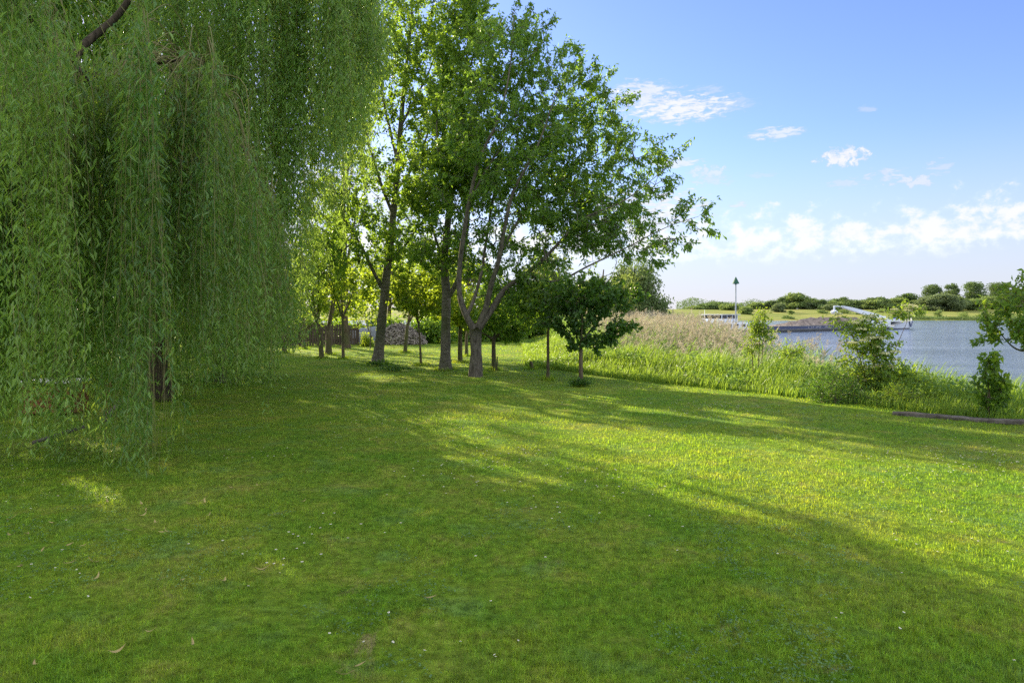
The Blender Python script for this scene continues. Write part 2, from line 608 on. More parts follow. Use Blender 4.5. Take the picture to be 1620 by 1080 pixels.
g = Geo()
wx = axis_coords(-3000, 3000, 0, 60, 6, 1.5)
wy = np.array([-280, -100, 0, 60, 140, 240, 340, 430, 512.0])
X, Y = np.meshgrid(wx, wy)
idx = np.arange(X.size).reshape(X.shape)
g.add(np.stack([X, Y, np.full(X.shape, WATER)], -1), np.stack([idx[:-1, :-1], idx[:-1, 1:], idx[1:, 1:], idx[1:, :-1]], -1).reshape(-1, 4))
tag(g.build('river_water', M['river_water']), 'wide blue river with wind ripples behind the grassy bank', 'water', kind='structure')

# ------------------------------------------------------------------ which ground the evening sun reaches (gaps between the crowns)
LIT = [
    (0.975, [(620, 600), (700, 622), (800, 645), (900, 664), (1080, 690), (1200, 722), (1400, 738), (1700, 752),
            (1700, 962), (1500, 888), (1250, 806), (1120, 770), (960, 735), (860, 692), (760, 655), (640, 618)]),
    (0.985, [(838, 560), (848, 577), (900, 588), (1000, 606), (1100, 621), (1200, 633), (1290, 646), (1300, 560), (1200, 540), (900, 540)]),
    (0.85, [(1290, 646), (1640, 672), (1700, 640), (1500, 560), (1300, 560)]),
    (0.70, [(430, 541), (840, 541), (850, 574), (760, 577), (640, 578), (560, 566), (430, 562)]),
]
# thin slits of light and dark inside the shade and the sunny band
SLITS = [(.97, [(1000, 747), (1150, 790), (1295, 838), (1275, 850), (1130, 808), (990, 757)]), (.97, [(1470, 884), (1640, 938), (1640, 956), (1460, 898)]),
         (.95, [(1300, 698), (1395, 706), (1390, 713), (1300, 707)]), (.95, [(1290, 714), (1370, 720), (1360, 727), (1285, 722)]), (.95, [(1195, 722), (1300, 731), (1280, 738), (1190, 730)]),
         (.95, [(580, 815), (650, 832), (690, 850), (660, 852), (600, 836)]), (.9, [(770, 845), (810, 858), (800, 868), (760, 856)]), (.95, [(1110, 690), (1180, 694), (1170, 700), (1100, 697)]),
         (.95, [(760, 655), (900, 676), (1000, 700), (980, 707), (860, 684), (750, 664)]), (.95, [(740, 678), (860, 705), (850, 714), (730, 688)]), (.9, [(980, 640), (1080, 650), (1070, 656), (970, 646)]),
         (.9, [(1140, 655), (1260, 668), (1250, 674), (1130, 662)]), (.9, [(900, 618), (990, 630), (980, 635), (890, 623)])]
DARKS = [(.06, [(930, 732), (1110, 748), (1330, 800), (1640, 872), (1640, 890), (1480, 856), (1250, 800), (1080, 758), (930, 742)]),
         (.15, [(1250, 775), (1400, 800), (1640, 842), (1640, 850), (1380, 810), (1240, 783)])]
LITW = [(pr, np.array([G(a, b)[:2] for a, b in poly])) for pr, poly in LIT]
SLITW = [(pr, np.array([G(a, b)[:2] for a, b in poly])) for pr, poly in SLITS]
DARKW = [(pr, np.array([G(a, b)[:2] for a, b in poly])) for pr, poly in DARKS]


def inside(px, py, poly):
    r = np.zeros(px.shape, bool)
    n = len(poly)
    j = n - 1
    for i in range(n):
        xi, yi = poly[i]
        xj, yj = poly[j]
        c = ((yi > py) != (yj > py)) & (px < (xj - xi) * (py - yi) / (yj - yi + 1e-12) + xi)
        r ^= c
        j = i
    return r


def sun_gap(p):
    """True where a leaf may stay: sunlit lawn stays free of foliage up the line to the sun"""
    k = p[:, 2] / S[2]
    gx, gy = p[:, 0] - S[0] * k, p[:, 1] - S[1] * k
    hx, hy = math.sin(SUN_AZ), math.cos(SUN_AZ)
    c = gx * hy - gy * hx + .10 * wob(gx, gy, .8)                   # across / along the light
    a = gx * hx + gy * hy
    fing = np.sin(c * 3.7 + 1.0) + np.sin(c * 7.9 + 2.2) * .8 + np.sin(c * 15.1 + .4) * .55 + np.sin(c * 27.0) * .3
    jx = gx + 0.22 * wob(gx, gy, 1.6) + hx * fing * .75
    jy = gy + 0.22 * wob(gy + 7, gx - 3, 1.6) + hy * fing * .75
    keep = np.ones(len(p), bool)
    u = rng.random(len(p))
    stk = np.sin(c * 3.1 + .6) + np.sin(c * 5.7 + 2.0) * .8 + np.sin(c * 11.3 + 4.0) * .6 + .7 * wob(gx * .5, gy * .5, .9)
    f = np.where(stk < -1.25, .2, 1.0)
    sx, sy = gx + .05 * wob(gx, gy, 4.0), gy + .05 * wob(gy, gx, 4.0)
    for pr, poly in DARKW:
        f = np.where(inside(sx, sy, poly), pr, f)
    for i, (pr, poly) in enumerate(LITW):
        keep &= ~(inside(jx, jy, poly) & (u < (pr * f if i == 0 else pr)))
    for pr, poly in SLITW:
        keep &= ~(inside(sx, sy, poly) & (u < pr))
    fleck = wob(c * 2.6, a * .55 + c * .3, 1.0) + .35 * wob(c * 6.0, a * 1.1, 1.0)
    thr = np.where(gy > 8, .74, np.where(gy > 5.5, .86, 1.1))
    keep &= ~((fleck > thr) & (gy > 3.4) & (gy < 34) & (np.abs(gx) < 14) & (u < .9))
    return keep


# ------------------------------------------------------------------ trees
def grow(limbs, attr, seg=0.45, r0=0.006, upbias=0.5, expo=0.46):
    """limbs: list of spline arrays (n,4); attr: points to reach. -> edges A,B,ra,rb, tips, tipdirs"""
    pos, par, fix, dirs = [], [], [], []
    for li, L in enumerate(limbs):
        if li == 0:
            prev = -1
        else:
            q = np.array(pos)
            prev = int(np.argmin(np.linalg.norm(q - L[0, :3], axis=1)))
        for i in range(len(L)):
            pos.append(L[i, :3])
            par.append(prev)
            fix.append(L[i, 3])
            a = L[min(i + 1, len(L) - 1), :3] - L[max(i - 1, 0), :3]
            dirs.append(a / max(np.linalg.norm(a), 1e-6))
            prev = len(pos) - 1
    nfix = len(pos)
    cap = nfix + len(attr) * 14
    PA = np.zeros((cap, 3))
    DA = np.zeros((cap, 3))
    PA[:nfix], DA[:nfix] = np.array(pos), np.array(dirs)
    n = nfix
    zmin = PA[:nfix, 2].min()
    ztop = PA[:nfix, 2].max()
    usable = np.zeros(cap, bool)
    usable[:nfix] = np.array(fix) < max(fix) * 0.85
    if not usable[:nfix].any():
        usable[:nfix] = True
    base = PA[:nfix][usable[:nfix]]
    dmin = np.array([np.linalg.norm(base - a, axis=1).min() for a in attr])
    tips, tdir = [], []
    for k in np.argsort(dmin):
        a = attr[k]
        d = a - PA[:n]
        dist = np.linalg.norm(d, axis=1)
        cosang = (d * DA[:n]).sum(1) / np.maximum(dist, 1e-6)
        cost = dist * (1.25 - 0.35 * cosang) + upbias * np.maximum(0, PA[:n, 2] - a[2])
        cost[~usable[:n]] = 1e9
        j = int(np.argmin(cost))
        dj = dist[j]
        m = min(12, max(1, int(math.ceil(dj / seg))))
        p0, p1 = PA[j], a
        c = p0 + DA[j] * dj * 0.4 + np.array([0, 0, 0.12 * dj])
        prev = j
        for i in range(1, m + 1):
            t = i / m
            q = (1 - t) ** 2 * p0 + 2 * t * (1 - t) * c + t * t * p1
            if i < m:
                q = q + rng.normal(0, 0.035 * dj, 3)
            PA[n] = q
            dd = q - PA[prev]
            DA[n] = dd / max(np.linalg.norm(dd), 1e-6)
            par.append(prev)
            usable[n] = True
            prev = n
            n += 1
        tips.append(PA[prev].copy())
        tdir.append(DA[prev].copy())
    cnt = np.zeros(n)
    for t_ in range(nfix, n):
        pass
    haschild = np.zeros(n, bool)
    for i in range(nfix, n):
        haschild[par[i]] = True
    cnt[nfix:] = np.where(haschild[nfix:], 0, 1)
    for i in range(n - 1, nfix - 1, -1):
        if par[i] >= nfix:
            cnt[par[i]] += cnt[i]
    r = r0 * np.maximum(cnt, 1) ** expo
    parr = np.array(par[nfix:n])
    ra = np.where(parr < nfix, r[nfix:], r[np.maximum(parr, 0)])
    fixa = np.array(fix)
    ra = np.minimum(ra, np.where(parr < nfix, fixa[np.minimum(parr, nfix - 1)] * 0.8, 9))
    rb = np.minimum(r[nfix:], ra)
    return PA[parr], PA[nfix:n], ra, rb, np.array(tips), np.array(tdir)


def blob_points(blobs, n, shell=0.0):
    """blobs: (px,py,d, rpx, rpy, rdepth) -> n world points inside"""
    B = np.array(blobs, float)
    vol = B[:, 3] * B[:, 4] * np.maximum(B[:, 5], 0.3)
    k = rng.choice(len(B), n, p=vol ** 0.8 / (vol ** 0.8).sum())
    u = unit(rng.normal(0, 1, (n, 3)))
    rad = rng.random(n) ** (1 / 3.0)
    rad = shell + (1 - shell) * rad
    u = u * rad[:, None]
    d = B[k, 2] + u[:, 1] * B[k, 5]
    px = B[k, 0] + u[:, 0] * B[k, 3]
    py = B[k, 1] - u[:, 2] * B[k, 4]
    d0 = B[k, 2]
    return np.stack([(px - HX) / F * d0, d, CAM_Z - (py - HY) / F * d0], 1)


def shoot_leaves(g, tips, tdir, per, Lsh, leafL, leafW, droop=0.6, up=0.25, mat=0, cull=True, stems=None, spread=0.10, out_from=None, fold=0.18):
    """leafy shoots at each tip: leaves hang around a short stem"""
    if cull:
        kt = sun_gap(tips)
        tips, tdir = tips[kt], tdir[kt]
    n = len(tips)
    d = unit(tdir + rng.normal(0, 0.45, (n, 3)) + UP * up)
    if out_from is not None:
        d = unit(d + 0.5 * unit(tips - out_from))
    Ls = Lsh * rng.uniform(0.6, 1.3, n)
    if stems is not None:
        frusta(stems, tips - d * Ls[:, None] * 0.3, tips + d * Ls[:, None] * 0.6, 0.006, 0.002, 3)
    k = np.repeat(np.arange(n), per)
    t = rng.uniform(-0.45, 0.75, len(k))
    p = tips[k] + d[k] * (t * Ls[k])[:, None] + rng.normal(0, spread * Lsh, (len(k), 3))
    rad = unit(rng.normal(0, 1, (len(k), 3)))
    ax = unit(d[k] * 0.45 + rad * 0.75 - UP * droop)
    nr = unit(rng.normal(0, 1, (len(k), 3)) * 0.7 + UP * 0.55)
    s = rng.uniform(0.65, 1.2, len(k))
    if cull:
        kp = sun_gap(p)
        p, ax, nr, s = p[kp], ax[kp], nr[kp], s[kp]
    leaves(g, p, ax, nr, leafL * s, leafW * s, mat, fold=fold)


def limb(pts, per=6):
    """pts: (px,py,d,radius)"""
    return spline(np.array([list(P(a, b, d)) + [r] for a, b, d, r in pts]), per)


def flare(L, h=0.5, k=0.45):
    """root flare on the first limb"""
    z = L[:, 2] - L[0, 2]
    L[:, 3] *= 1 + k * np.exp(-z / (h * 0.35))
    L[0, 2] -= 0.12
    return L


def make_tree(name, label, cat, group, limbs, blobs, natt, per, Lsh, leafL, leafW, leaf, bark, droop=0.6, up=0.25,
              r0=0.006, seg=0.45, cull=True, extra=None, nside=10, shell=0.0, lump=0.05, mid=0.5, cull_att=True):
    base = limbs[0][0, :3] + np.array([0, 0, 0.12])
    root = thing(name, base, label, cat, group)
    att = blob_points(blobs, natt, shell)
    if extra is not None:
        att = np.concatenate([att, extra])
    if cull and cull_att:
        keep = sun_gap(att) | (rng.random(len(att)) < 0.06)
        att = att[keep]
    A, B, ra, rb, tips, td = grow(limbs, att, seg, r0)
    wood = Geo()
    for i, L in enumerate(limbs):
        tube(wood, L[:, :3], L[:, 3], nside if i == 0 else max(6, nside - 3), lump=lump if i == 0 else lump * 0.5)
    frusta(wood, A, B, ra, rb, 5)
    crown = Geo()
    # leafy shoots at tips and some along the thinner branches
    thin = np.where(rb < r0 * 2.2)[0]
    thin = thin[rng.random(len(thin)) < mid]
    T = np.concatenate([tips, B[thin]])
    D = np.concatenate([td, unit(B[thin] - A[thin])])
    shoot_leaves(crown, T, D, per, Lsh, leafL, leafW, droop, up, 0, cull, wood, out_from=base)
    part(wood, 'trunk', bark, root, True)
    part(crown, 'crown', leaf, root)
    return root


# ---- the cherry with several stems
DC = 18.7
limbs = [
    flare(limb([(752, 592, DC, .165), (753, 560, DC, .155), (752, 530, DC, .16), (751, 512, DC, .17)], 5), 0.6, 0.3),
    limb([(750, 520, DC, .11), (738, 497, DC, .10), (729, 468, DC, .085), (728, 430, DC, .08), (734, 380, DC - .2, .072), (744, 320, DC - .4, .06), (760, 255, DC - .5, .048), (790, 190, DC - .6, .035), (806, 120, DC - .6, .022), (812, 50, DC - .6, .01)]),
    limb([(740, 500, DC, .06), (752, 470, DC + .3, .055), (763, 430, DC + .6, .05), (768, 395, DC + .8, .045), (778, 330, DC + 1, .035), (790, 260, DC + 1.3, .025), (800, 190, DC + 1.6, .012)]),
    limb([(756, 518, DC, .11), (768, 492, DC, .10), (778, 450, DC - .2, .085), (790, 410, DC - .5, .072), (801, 350, DC - .8, .058), (815, 300, DC - 1, .045), (850, 235, DC - 1.2, .03), (880, 150, DC - 1.4, .014)]),
    limb([(758, 520, DC, .11), (780, 488, DC + .1, .10), (800, 458, DC + .2, .088), (835, 432, DC, .07), (870, 400, DC - .3, .05), (920, 350, DC - .6, .035), (985, 320, DC - .8, .018), (1050, 270, DC - .9, .007)]),
    limb([(835, 434, DC, .05), (870, 446, DC - .5, .042), (895, 440, DC - .9, .034), (925, 424, DC - 1.2, .026), (985, 395, DC - 1.3, .018), (1050, 362, DC - 1.4, .011), (1100, 345, DC - 1.4, .005)]),
    limb([(795, 395, DC - .5, .045), (835, 330, DC + .2, .035), (885, 290, DC + .5, .025), (950, 245, DC + .7, .015), (1010, 235, DC + .8, .006)]),
    limb([(740, 340, DC - .3, .035), (760, 290, DC - .2, .03), (800, 230, DC, .022), (860, 170, DC + .3, .014), (930, 130, DC + .5, .006)]),
]
blobs = [(800, 85, DC - .6, 55, 70, 1.2), (868, 150, DC, 85, 85, 1.8), (770, 215, DC, 75, 110, 1.8), (905, 250, DC, 105, 80, 2.0), (850, 330, DC, 120, 80, 2.2),
         (945, 345, DC - .5, 85, 65, 1.6), (940, 170, DC + .2, 45, 40, .8), (1000, 268, DC, 60, 40, .9), (985, 405, DC - 1, 65, 42, 1.2), (800, 420, DC + .5, 90, 55, 2),
         (890, 435, DC - .4, 85, 48, 1.6), (850, 480, DC + .4, 50, 28, 1.2), (715, 320, DC + .5, 40, 70, 1.2), (830, 60, DC, 40, 50, 1), (1040, 400, DC - 1.3, 30, 35, .6), (905, 470, DC - .3, 75, 30, 1.4), (960, 450, DC - .3, 45, 40, 1.2), (930, 420, DC - .5, 75, 45, 1.2), (900, 375, DC - .3, 85, 50, 1.4), (1000, 375, DC - .9, 50, 40, .9), (870, 470, DC - .2, 80, 30, 1.4), (830, 465, DC + .3, 60, 34, 1.4), (830, 250, DC - 1, 90, 90, 1.4), (800, 300, DC + 1, 100, 110, 1)]
sprays = [(985, 157, -.2), (968, 178, 0), (950, 160, .2), (975, 195, .1), (960, 120, .4), (940, 112, .2), (920, 95, .3), (895, 72, .2), (865, 40, .1), (840, 15, 0), (820, 8, -.3),
          (1068, 238, -.5), (1050, 247, -.6), (1035, 230, -.4), (1020, 220, .2), (1000, 212, .5), (985, 222, .4), (1040, 268, -.3), (1010, 250, 0), (1055, 285, -.4), (1030, 300, -.6),
          (1040, 310, -.9), (1057, 306, -.9), (1112, 325, -1.4), (1118, 344, -1.4), (1105, 362, -1.4), (1088, 350, -1.3), (1078, 338, -1.4), (1090, 385, -1.3), (1070, 378, -1.2), (1060, 352, -1.4), (1045, 372, -1.2),
          (1050, 410, -1.1), (1030, 425, -1.2), (1065, 400, -1.2), (1020, 395, -1), (1000, 330, -.6), (985, 300, -.3), (995, 165, .3), (930, 135, .3), (1085, 325, -1.4), (700, 250, .5), (690, 280, .6)]
extra = np.array([P(a, b, DC + c) for a, b, c in sprays])
extra = np.concatenate([extra, extra + rng.normal(0, 0.13, extra.shape)])
make_tree('cherry_tree', 'large cherry tree with a dark forked trunk and drooping leaf sprays against the sky', 'tree', None, [L * np.array([1, 1, 1, .84]) + np.array([0, -.3, 0, 0]) if i else L for i, L in enumerate(limbs)], [(b[0], b[1], b[2] + .35) + tuple(b[3:]) for b in blobs], 2000, 31, 0.42,
          0.125, 0.054, M['cherry_leaf'], M['bark_cherry'], 0.75, 0.15, extra=extra, r0=0.0052, nside=14, lump=0.09, mid=0.22)

# ---- the tall leaning tree
DB = 23.5
limbs = [
    flare(limb([(597, 575, DB, .185), (602, 530, DB, .162), (606, 490, DB, .152), (612, 430, DB, .138), (620, 360, DB, .12), (627, 290, DB, .11), (634, 200, DB, .085), (641, 120, DB, .06), (650, 40, DB, .04), (655, -60, DB, .02)], 6), 0.5, 0.4),
    limb([(604, 455, DB, .07), (590, 428, DB - .2, .06), (578, 402, DB - .4, .05), (560, 370, DB - .8, .035), (535, 335, DB - 1.2, .02)]),
    limb([(622, 340, DB, .06), (606, 300, DB - .4, .05), (590, 250, DB - .7, .04), (575, 190, DB - 1, .028), (565, 120, DB - 1.2, .015)]),
    limb([(630, 260, DB, .06), (618, 210, DB + .3, .05), (605, 150, DB + .5, .04), (598, 80, DB + .7, .03), (595, 0, DB + .8, .015)]),
    limb([(628, 300, DB, .05), (650, 270, DB - .5, .04), (672, 225, DB - .8, .03), (690, 160, DB - 1, .02), (700, 90, DB - 1, .01)]),
    limb([(634, 200, DB, .05), (655, 160, DB + .5, .04), (680, 110, DB + .8, .028), (705, 40, DB + 1, .014)]),
    limb([(612, 420, DB, .05), (640, 390, DB - .5, .04), (660, 360, DB - .9, .028), (680, 340, DB - 1.2, .014)]),
]
blobs = [(650, 30, DB, 75, 80, 2), (600, 130, DB, 65, 85, 1.8), (668, 130, DB, 60, 85, 1.8), (560, 290, DB - .5, 65, 55, 1.8), (530, 345, DB - .8, 60, 50, 1.6), (600, 325, DB, 75, 55, 2),
         (655, 275, DB - .3, 55, 55, 1.6), (690, 200, DB, 45, 70, 1.5), (655, -90, DB, 85, 80, 2), (565, 385, DB - .5, 75, 42, 1.8), (500, 415, DB - .5, 45, 50, 1.4), (650, 400, DB, 60, 40, 1.6), (550, 180, DB, 50, 70, 1.5)]
make_tree('tall_leaning_tree', 'tall broadleaf tree whose slanting grey trunk stands before the brushwood heap', 'tree', None, limbs, blobs, 1700, 27, 0.45,
          0.120, 0.074, M['broad_leaf'], M['bark_grey'], 0.45, 0.3, r0=0.0055, nside=14, mid=0.2)

# ---- the straight tree beside the cherry
DD = 21.1
limbs = [
    flare(limb([(705, 584, DD, .172), (705, 550, DD, .152), (705, 510, DD, .142), (706, 460, DD, .135), (703, 410, DD, .115), (710, 340, DD, .095), (718, 270, DD, .075), (724, 200, DD, .055), (735, 120, DD, .035), (742, 40, DD, .015)], 6), 0.5, 0.4),
    limb([(709, 470, DD, .085), (722, 448, DD - .2, .075), (731, 415, DD - .4, .065), (738, 370, DD - .6, .055), (745, 300, DD - .8, .04), (752, 230, DD - 1, .025), (756, 160, DD - 1, .012)]),
    limb([(704, 420, DD, .05), (690, 380, DD + .4, .04), (676, 330, DD + .7, .03), (668, 270, DD + .9, .015)]),
    limb([(712, 330, DD, .045), (700, 280, DD - .4, .036), (692, 220, DD - .6, .026), (690, 150, DD - .8, .012)]),
]
blobs = [(725, 175, DD, 55, 75, 1.6), (700, 290, DD, 50, 60, 1.6), (742, 80, DD, 50, 60, 1.4), (700, 395, DD, 55, 40, 1.6), (745, 260, DD - .5, 40, 60, 1.4), (665, 330, DD + .5, 40, 45, 1.2), (735, 20, DD, 40, 40, 1)]
make_tree('straight_tree', 'tall tree with a straight pale speckled trunk just beside the forked cherry', 'tree', None, limbs, blobs, 850, 30, 0.42,
          0.12, 0.08, M['broad_leaf'], M['bark_grey'], 0.45, 0.3, r0=0.0055, nside=14, mid=0.2)


# ---- young trees at the lawn's edge
def young(name, label, px, py, ytop, r, blobs, leaf, natt, per, Lsh, lL, lW, group=None, lean=0, bark='bark_brown', z=0.0, forks=3, cull=True, droop=0.5):
    b = G(px, py, z) if z == 0.0 else None
    d = b[1]
    top = (px + lean, ytop, d, r * 0.75)
    limbs = [flare(limb([(px, py, d, r), (px + lean * .4, py + (ytop - py) * .5, d, r * .88), top], 5), 0.25, 0.35)]
    bx = np.array(blobs, float)
    for i in range(forks):
        k = bx[rng.integers(len(bx))]
        tx = px + lean + (k[0] - px) * 0.7 + rng.normal(0, 8)
        ty = min(ytop - 12, k[1] + rng.normal(0, 10))
        dd = d + rng.normal(0, 0.35)
        limbs.append(limb([(px + lean, ytop + 2, d, r * .55), ((px + lean + tx) / 2, (ytop * .55 + ty * .45), (d + dd) / 2, r * .42), (tx, ty, dd, r * .2)], 4))
    bl = [(q[0], q[1], d, q[2], q[3], max(q[2], q[3]) / F * d * 0.95) for q in blobs]
    return make_tree(name, label, 'tree', group, limbs, bl, natt, per, Lsh, lL, lW, M[leaf], M[bark], droop, 0.15, r0=0.0035, seg=0.25, nside=8, cull=cull, cull_att=False)


young('young_tree', 'young dark green tree with a thin brown stem on the sunny strip before the reeds', 919, 608, 540, .055,
      [(922, 500, 34, 26), (966, 530, 24, 12), (942, 541, 22, 11), (900, 518, 24, 16), (874, 508, 22, 11), (888, 478, 34, 20), (930, 462, 56, 20), (982, 512, 22, 12), (905, 544, 13, 8), (960, 485, 34, 14), (990, 470, 24, 14)], 'dark_leaf', 215, 15, .3, .12, .085, 'young trees beside the cherry', cull=False)
young('young_tree', 'slender young tree with a straight bare stem left of the dark young tree', 867, 600, 512, .042,
      [(862, 490, 42, 30), (880, 470, 40, 30), (845, 472, 30, 24)], 'broad_leaf', 120, 14, .3, .11, .07, 'young trees beside the cherry', cull=False)
young('young_tree', 'young tree with low crown and a stake at its foot behind the cherry', 781, 586, 535, .075,
      [(795, 500, 40, 26), (770, 515, 24, 16), (820, 522, 24, 18), (800, 530, 20, 12), (840, 500, 26, 16)], 'broad_leaf', 130, 14, .3, .12, .08, 'young trees beside the cherry', cull=False)

# ---- orchard trees at the back of the lawn
orch = [
    # px, base y, fork y, radius, crown blobs, label, lean
    (450, 558, 520, .15, [(440, 480, 55, 40), (470, 455, 50, 35)], 'orchard tree with a leaning trunk at the left end of the board fence', -3),
    (481, 552, 520, .14, [(485, 482, 45, 32), (465, 455, 40, 30), (500, 505, 20, 16)], 'orchard tree with hanging low leaves in front of the board fence', 0),
    (509, 566, 512, .13, [(480, 455, 45, 40), (515, 470, 38, 34), (505, 420, 55, 35)], 'dark forked orchard tree between the fence and the thick brown trunk', -6),
    (520, 560, 515, .20, [(530, 470, 45, 36), (560, 445, 45, 34)], 'orchard tree with the thickest brown trunk right of the board fence', 0),
    (543, 567, 502, .085, [(548, 450, 55, 36), (520, 440, 40, 30), (580, 455, 40, 30)], 'thin orchard tree with a wide bowl of branches left of the slanting tree', -1),
    (641, 557, 512, .12, [(640, 470, 50, 34), (615, 450, 45, 34), (668, 450, 40, 30)], 'orchard tree standing directly before the brushwood heap', 4),
    (666, 577, 510, .055, [(665, 465, 48, 34), (690, 475, 30, 26), (645, 470, 30, 26)], 'thin crooked orchard tree between the brushwood heap and the straight tree', -4),
    (728, 573, 520, .12, [(728, 480, 42, 36), (745, 500, 28, 26)], 'orchard tree with a stout trunk seen between the straight tree and the cherry', 0),
    (738, 563, 530, .10, [(745, 505, 34, 28), (765, 480, 36, 30)], 'orchard tree farther back beside the cherry trunk', 0),
    (586, 551, 528, .04, [(590, 500, 30, 22), (578, 512, 18, 12)], 'smallest orchard tree beside the sunlit yellow bush and the grey sheeting', 0),
]
for px, by, fy, r, bl, lab, lean in orch:
    young('orchard_tree', lab, px, by, fy, r * .74, bl, 'orchard_leaf', 105, 16, .5, .14, .10, 'orchard trees at the back of the lawn', lean, 'bark_brown', forks=4)


# ---- taller trees and bushes behind the orchard
def back_tree(name, label, px, d, top_py, wpx, leaf, group, base_py=None, natt=130, per=26, lL=.28, lW=.18, cat='tree', trunk_r=.18, low=0.25, cull=True, Lsh=.9, droop=.3):
    x = (px - HX) / F * d
    z0 = float(height(np.array([x]), np.array([d]))[0])
    zt = CAM_Z - (top_py - HY) / F * d
    H = zt - z0
    hw = wpx / F * d
    zb = z0 + H * low
    pts = np.array([[x, d, z0, trunk_r], [x + .1 * hw * rng.normal(), d, z0 + H * .3, trunk_r * .8], [x + .1 * hw * rng.normal(), d, z0 + H * .85, trunk_r * .2]])
    limbs = [flare(spline(pts, 5))]
    for i in range(4):
        a = rng.uniform(0, 6.28)
        e = np.array([x + math.cos(a) * hw * .7, d + math.sin(a) * hw * .7, z0 + H * rng.uniform(.55, .8)])
        s0 = limbs[0][rng.integers(4, 8)]
        limbs.append(spline(np.array([list(s0[:3]) + [trunk_r * .45], list((s0[:3] * .5 + e * .5) + [0, 0, .08 * H]) + [trunk_r * .3], list(e) + [trunk_r * .1]]), 4))
    n = 9
    att = []
    for i in range(n):
        a = rng.uniform(0, 6.28)
        q = rng.uniform(0, 0.72) ** 0.7
        c = np.array([x + math.cos(a) * hw * q, d + math.sin(a) * hw * q, zb + (zt - zb) * rng.uniform(.12, .85) * (1 - .35 * q)])
        rr = np.array([hw * .45, hw * .45, (zt - zb) * .24])
        att.append(c + unit(rng.normal(0, 1, (natt // n, 3))) * (rng.random((natt // n, 1)) ** .4) * rr)
    att = np.concatenate(att)
    att = att[(att[:, 2] > zb) & (att[:, 2] < zt)]
    root = thing(name, (x, d, z0), label, cat, group)
    A, B, ra, rb, tips, td = grow(limbs, att, 1.0, .011)
    wood = Geo()
    for i, L in enumerate(limbs):
        tube(wood, L[:, :3], L[:, 3], 8)
    frusta(wood, A, B, ra, rb, 4)
    crown = Geo()
    T = np.concatenate([tips, B[rng.random(len(B)) < .25]])
    D = np.concatenate([td, np.tile(UP, (len(T) - len(tips), 1))])
    shoot_leaves(crown, T, D, per, Lsh, lL, lW, droop, .2, 0, cull, None, spread=.3)
    part(wood, 'trunk', M['bark_brown'], root, True)
    part(crown, 'crown', M[leaf], root)
    return root


backs = [
    (340, 34, 330, 80, 'broad_leaf', 'tall tree in the belt behind the orchard, first from the left beyond the willow'),
    (420, 44, 300, 70, 'broad_leaf', 'tall tree in the belt behind the orchard, second from the left beyond the willow'),
    (548, 34, 140, 62, 'broad_leaf', 'tall airy tree in the gap between the willow and the slanting tree'),
    (480, 50, 350, 60, 'orchard_leaf', 'bright leafy tree rising over the dark board fence'),
    (545, 47, 395, 55, 'orchard_leaf', 'bright leafy tree rising over the grey sheeting'),
    (615, 52, 380, 60, 'orchard_leaf', 'bright leafy tree rising over the brushwood heap'),
    (680, 48, 405, 55, 'orchard_leaf', 'bright leafy tree seen between the slanting tree and the straight tree'),
    (745, 54, 370, 60, 'orchard_leaf', 'bright leafy tree seen behind the forked cherry trunk'),
    (815, 50, 400, 60, 'broad_leaf', 'leafy tree behind the far end of the reeds'),
    (880, 56, 385, 60, 'pale_leaf', 'pale leafy tree behind the slender young tree'),
]
for px, d, ty, w, lf, lab in backs:
    back_tree('background_tree', lab, px, d, ty, w, lf, 'trees behind the orchard', natt=170, per=34, lL=.28, lW=.19)
back_tree('willow_tree', 'rounded grey-green willow standing behind the dry reeds right of the cherry', 1012, 46, 396, 50, 'grey_willow_leaf', 'willows behind the reeds', cull=False, natt=420, per=70, lL=.24, lW=.085, low=.1, Lsh=.8, droop=1.4)
back_tree('willow_tree', 'pale willow half hidden by the dark young tree behind the reeds', 950, 43, 400, 58, 'pale_leaf', 'willows behind the reeds', cull=False, natt=330, per=60, lL=.22, lW=.085, low=.1, Lsh=.8, droop=1.2)
# the dark thicket under them, right across the back
for i, (px, d, ty, w, lab) in enumerate([
        (405, 40, 470, 45, 'dark bush at the left end of the board fence'),
        (545, 40, 517, 22, 'dark green bush left of the grey sheeting'),
        (540, 42, 505, 34, 'dark bush at the right end of the board fence'),
        (612, 44, 500, 40, 'dark bush behind the slanting trunk'),
        (688, 41, 505, 32, 'dark bush right of the brushwood heap'),
        (735, 43, 500, 36, 'dark bush behind the straight tree'),
        (790, 43, 498, 40, 'dark bush behind the cherry trunk'),
        (835, 45, 490, 36, 'dark bush at the far end of the reeds'),
        (470, 43, 490, 50, 'dark bush above the middle of the board fence')]):
    back_tree('dark_bush', lab, px, d, ty, w, 'broad_leaf', 'dark bushes along the back of the lawn', natt=110, per=22, lL=.22, lW=.15, low=.0, cat='bush', trunk_r=.06, cull=False, Lsh=.6)
back_tree('yellow_bush', 'small sunlit yellow-green bush at the foot of the slanting tree', 580, 36, 528, 10, 'orchard_leaf', None, natt=60, per=22, lL=.10, lW=.05, low=.0, cat='bush', trunk_r=.02, cull=False, Lsh=.25)
# trees beyond the weeping willow, glimpsed through it
for px, d, ty, w, lab in [(-60, 26, 120, 120, 'tree seen through the top left of the willow curtain'),
                          (110, 30, 60, 120, 'tree glimpsed behind the willow trunk, left of it'),
                          (250, 36, 150, 110, 'tree glimpsed behind the willow trunk, right of it')]:
    back_tree('background_tree', lab, px, d, ty, w, 'dark_leaf', 'trees behind the weeping willow', natt=210, per=40, lL=.28, lW=.2, low=.05, cull=False)

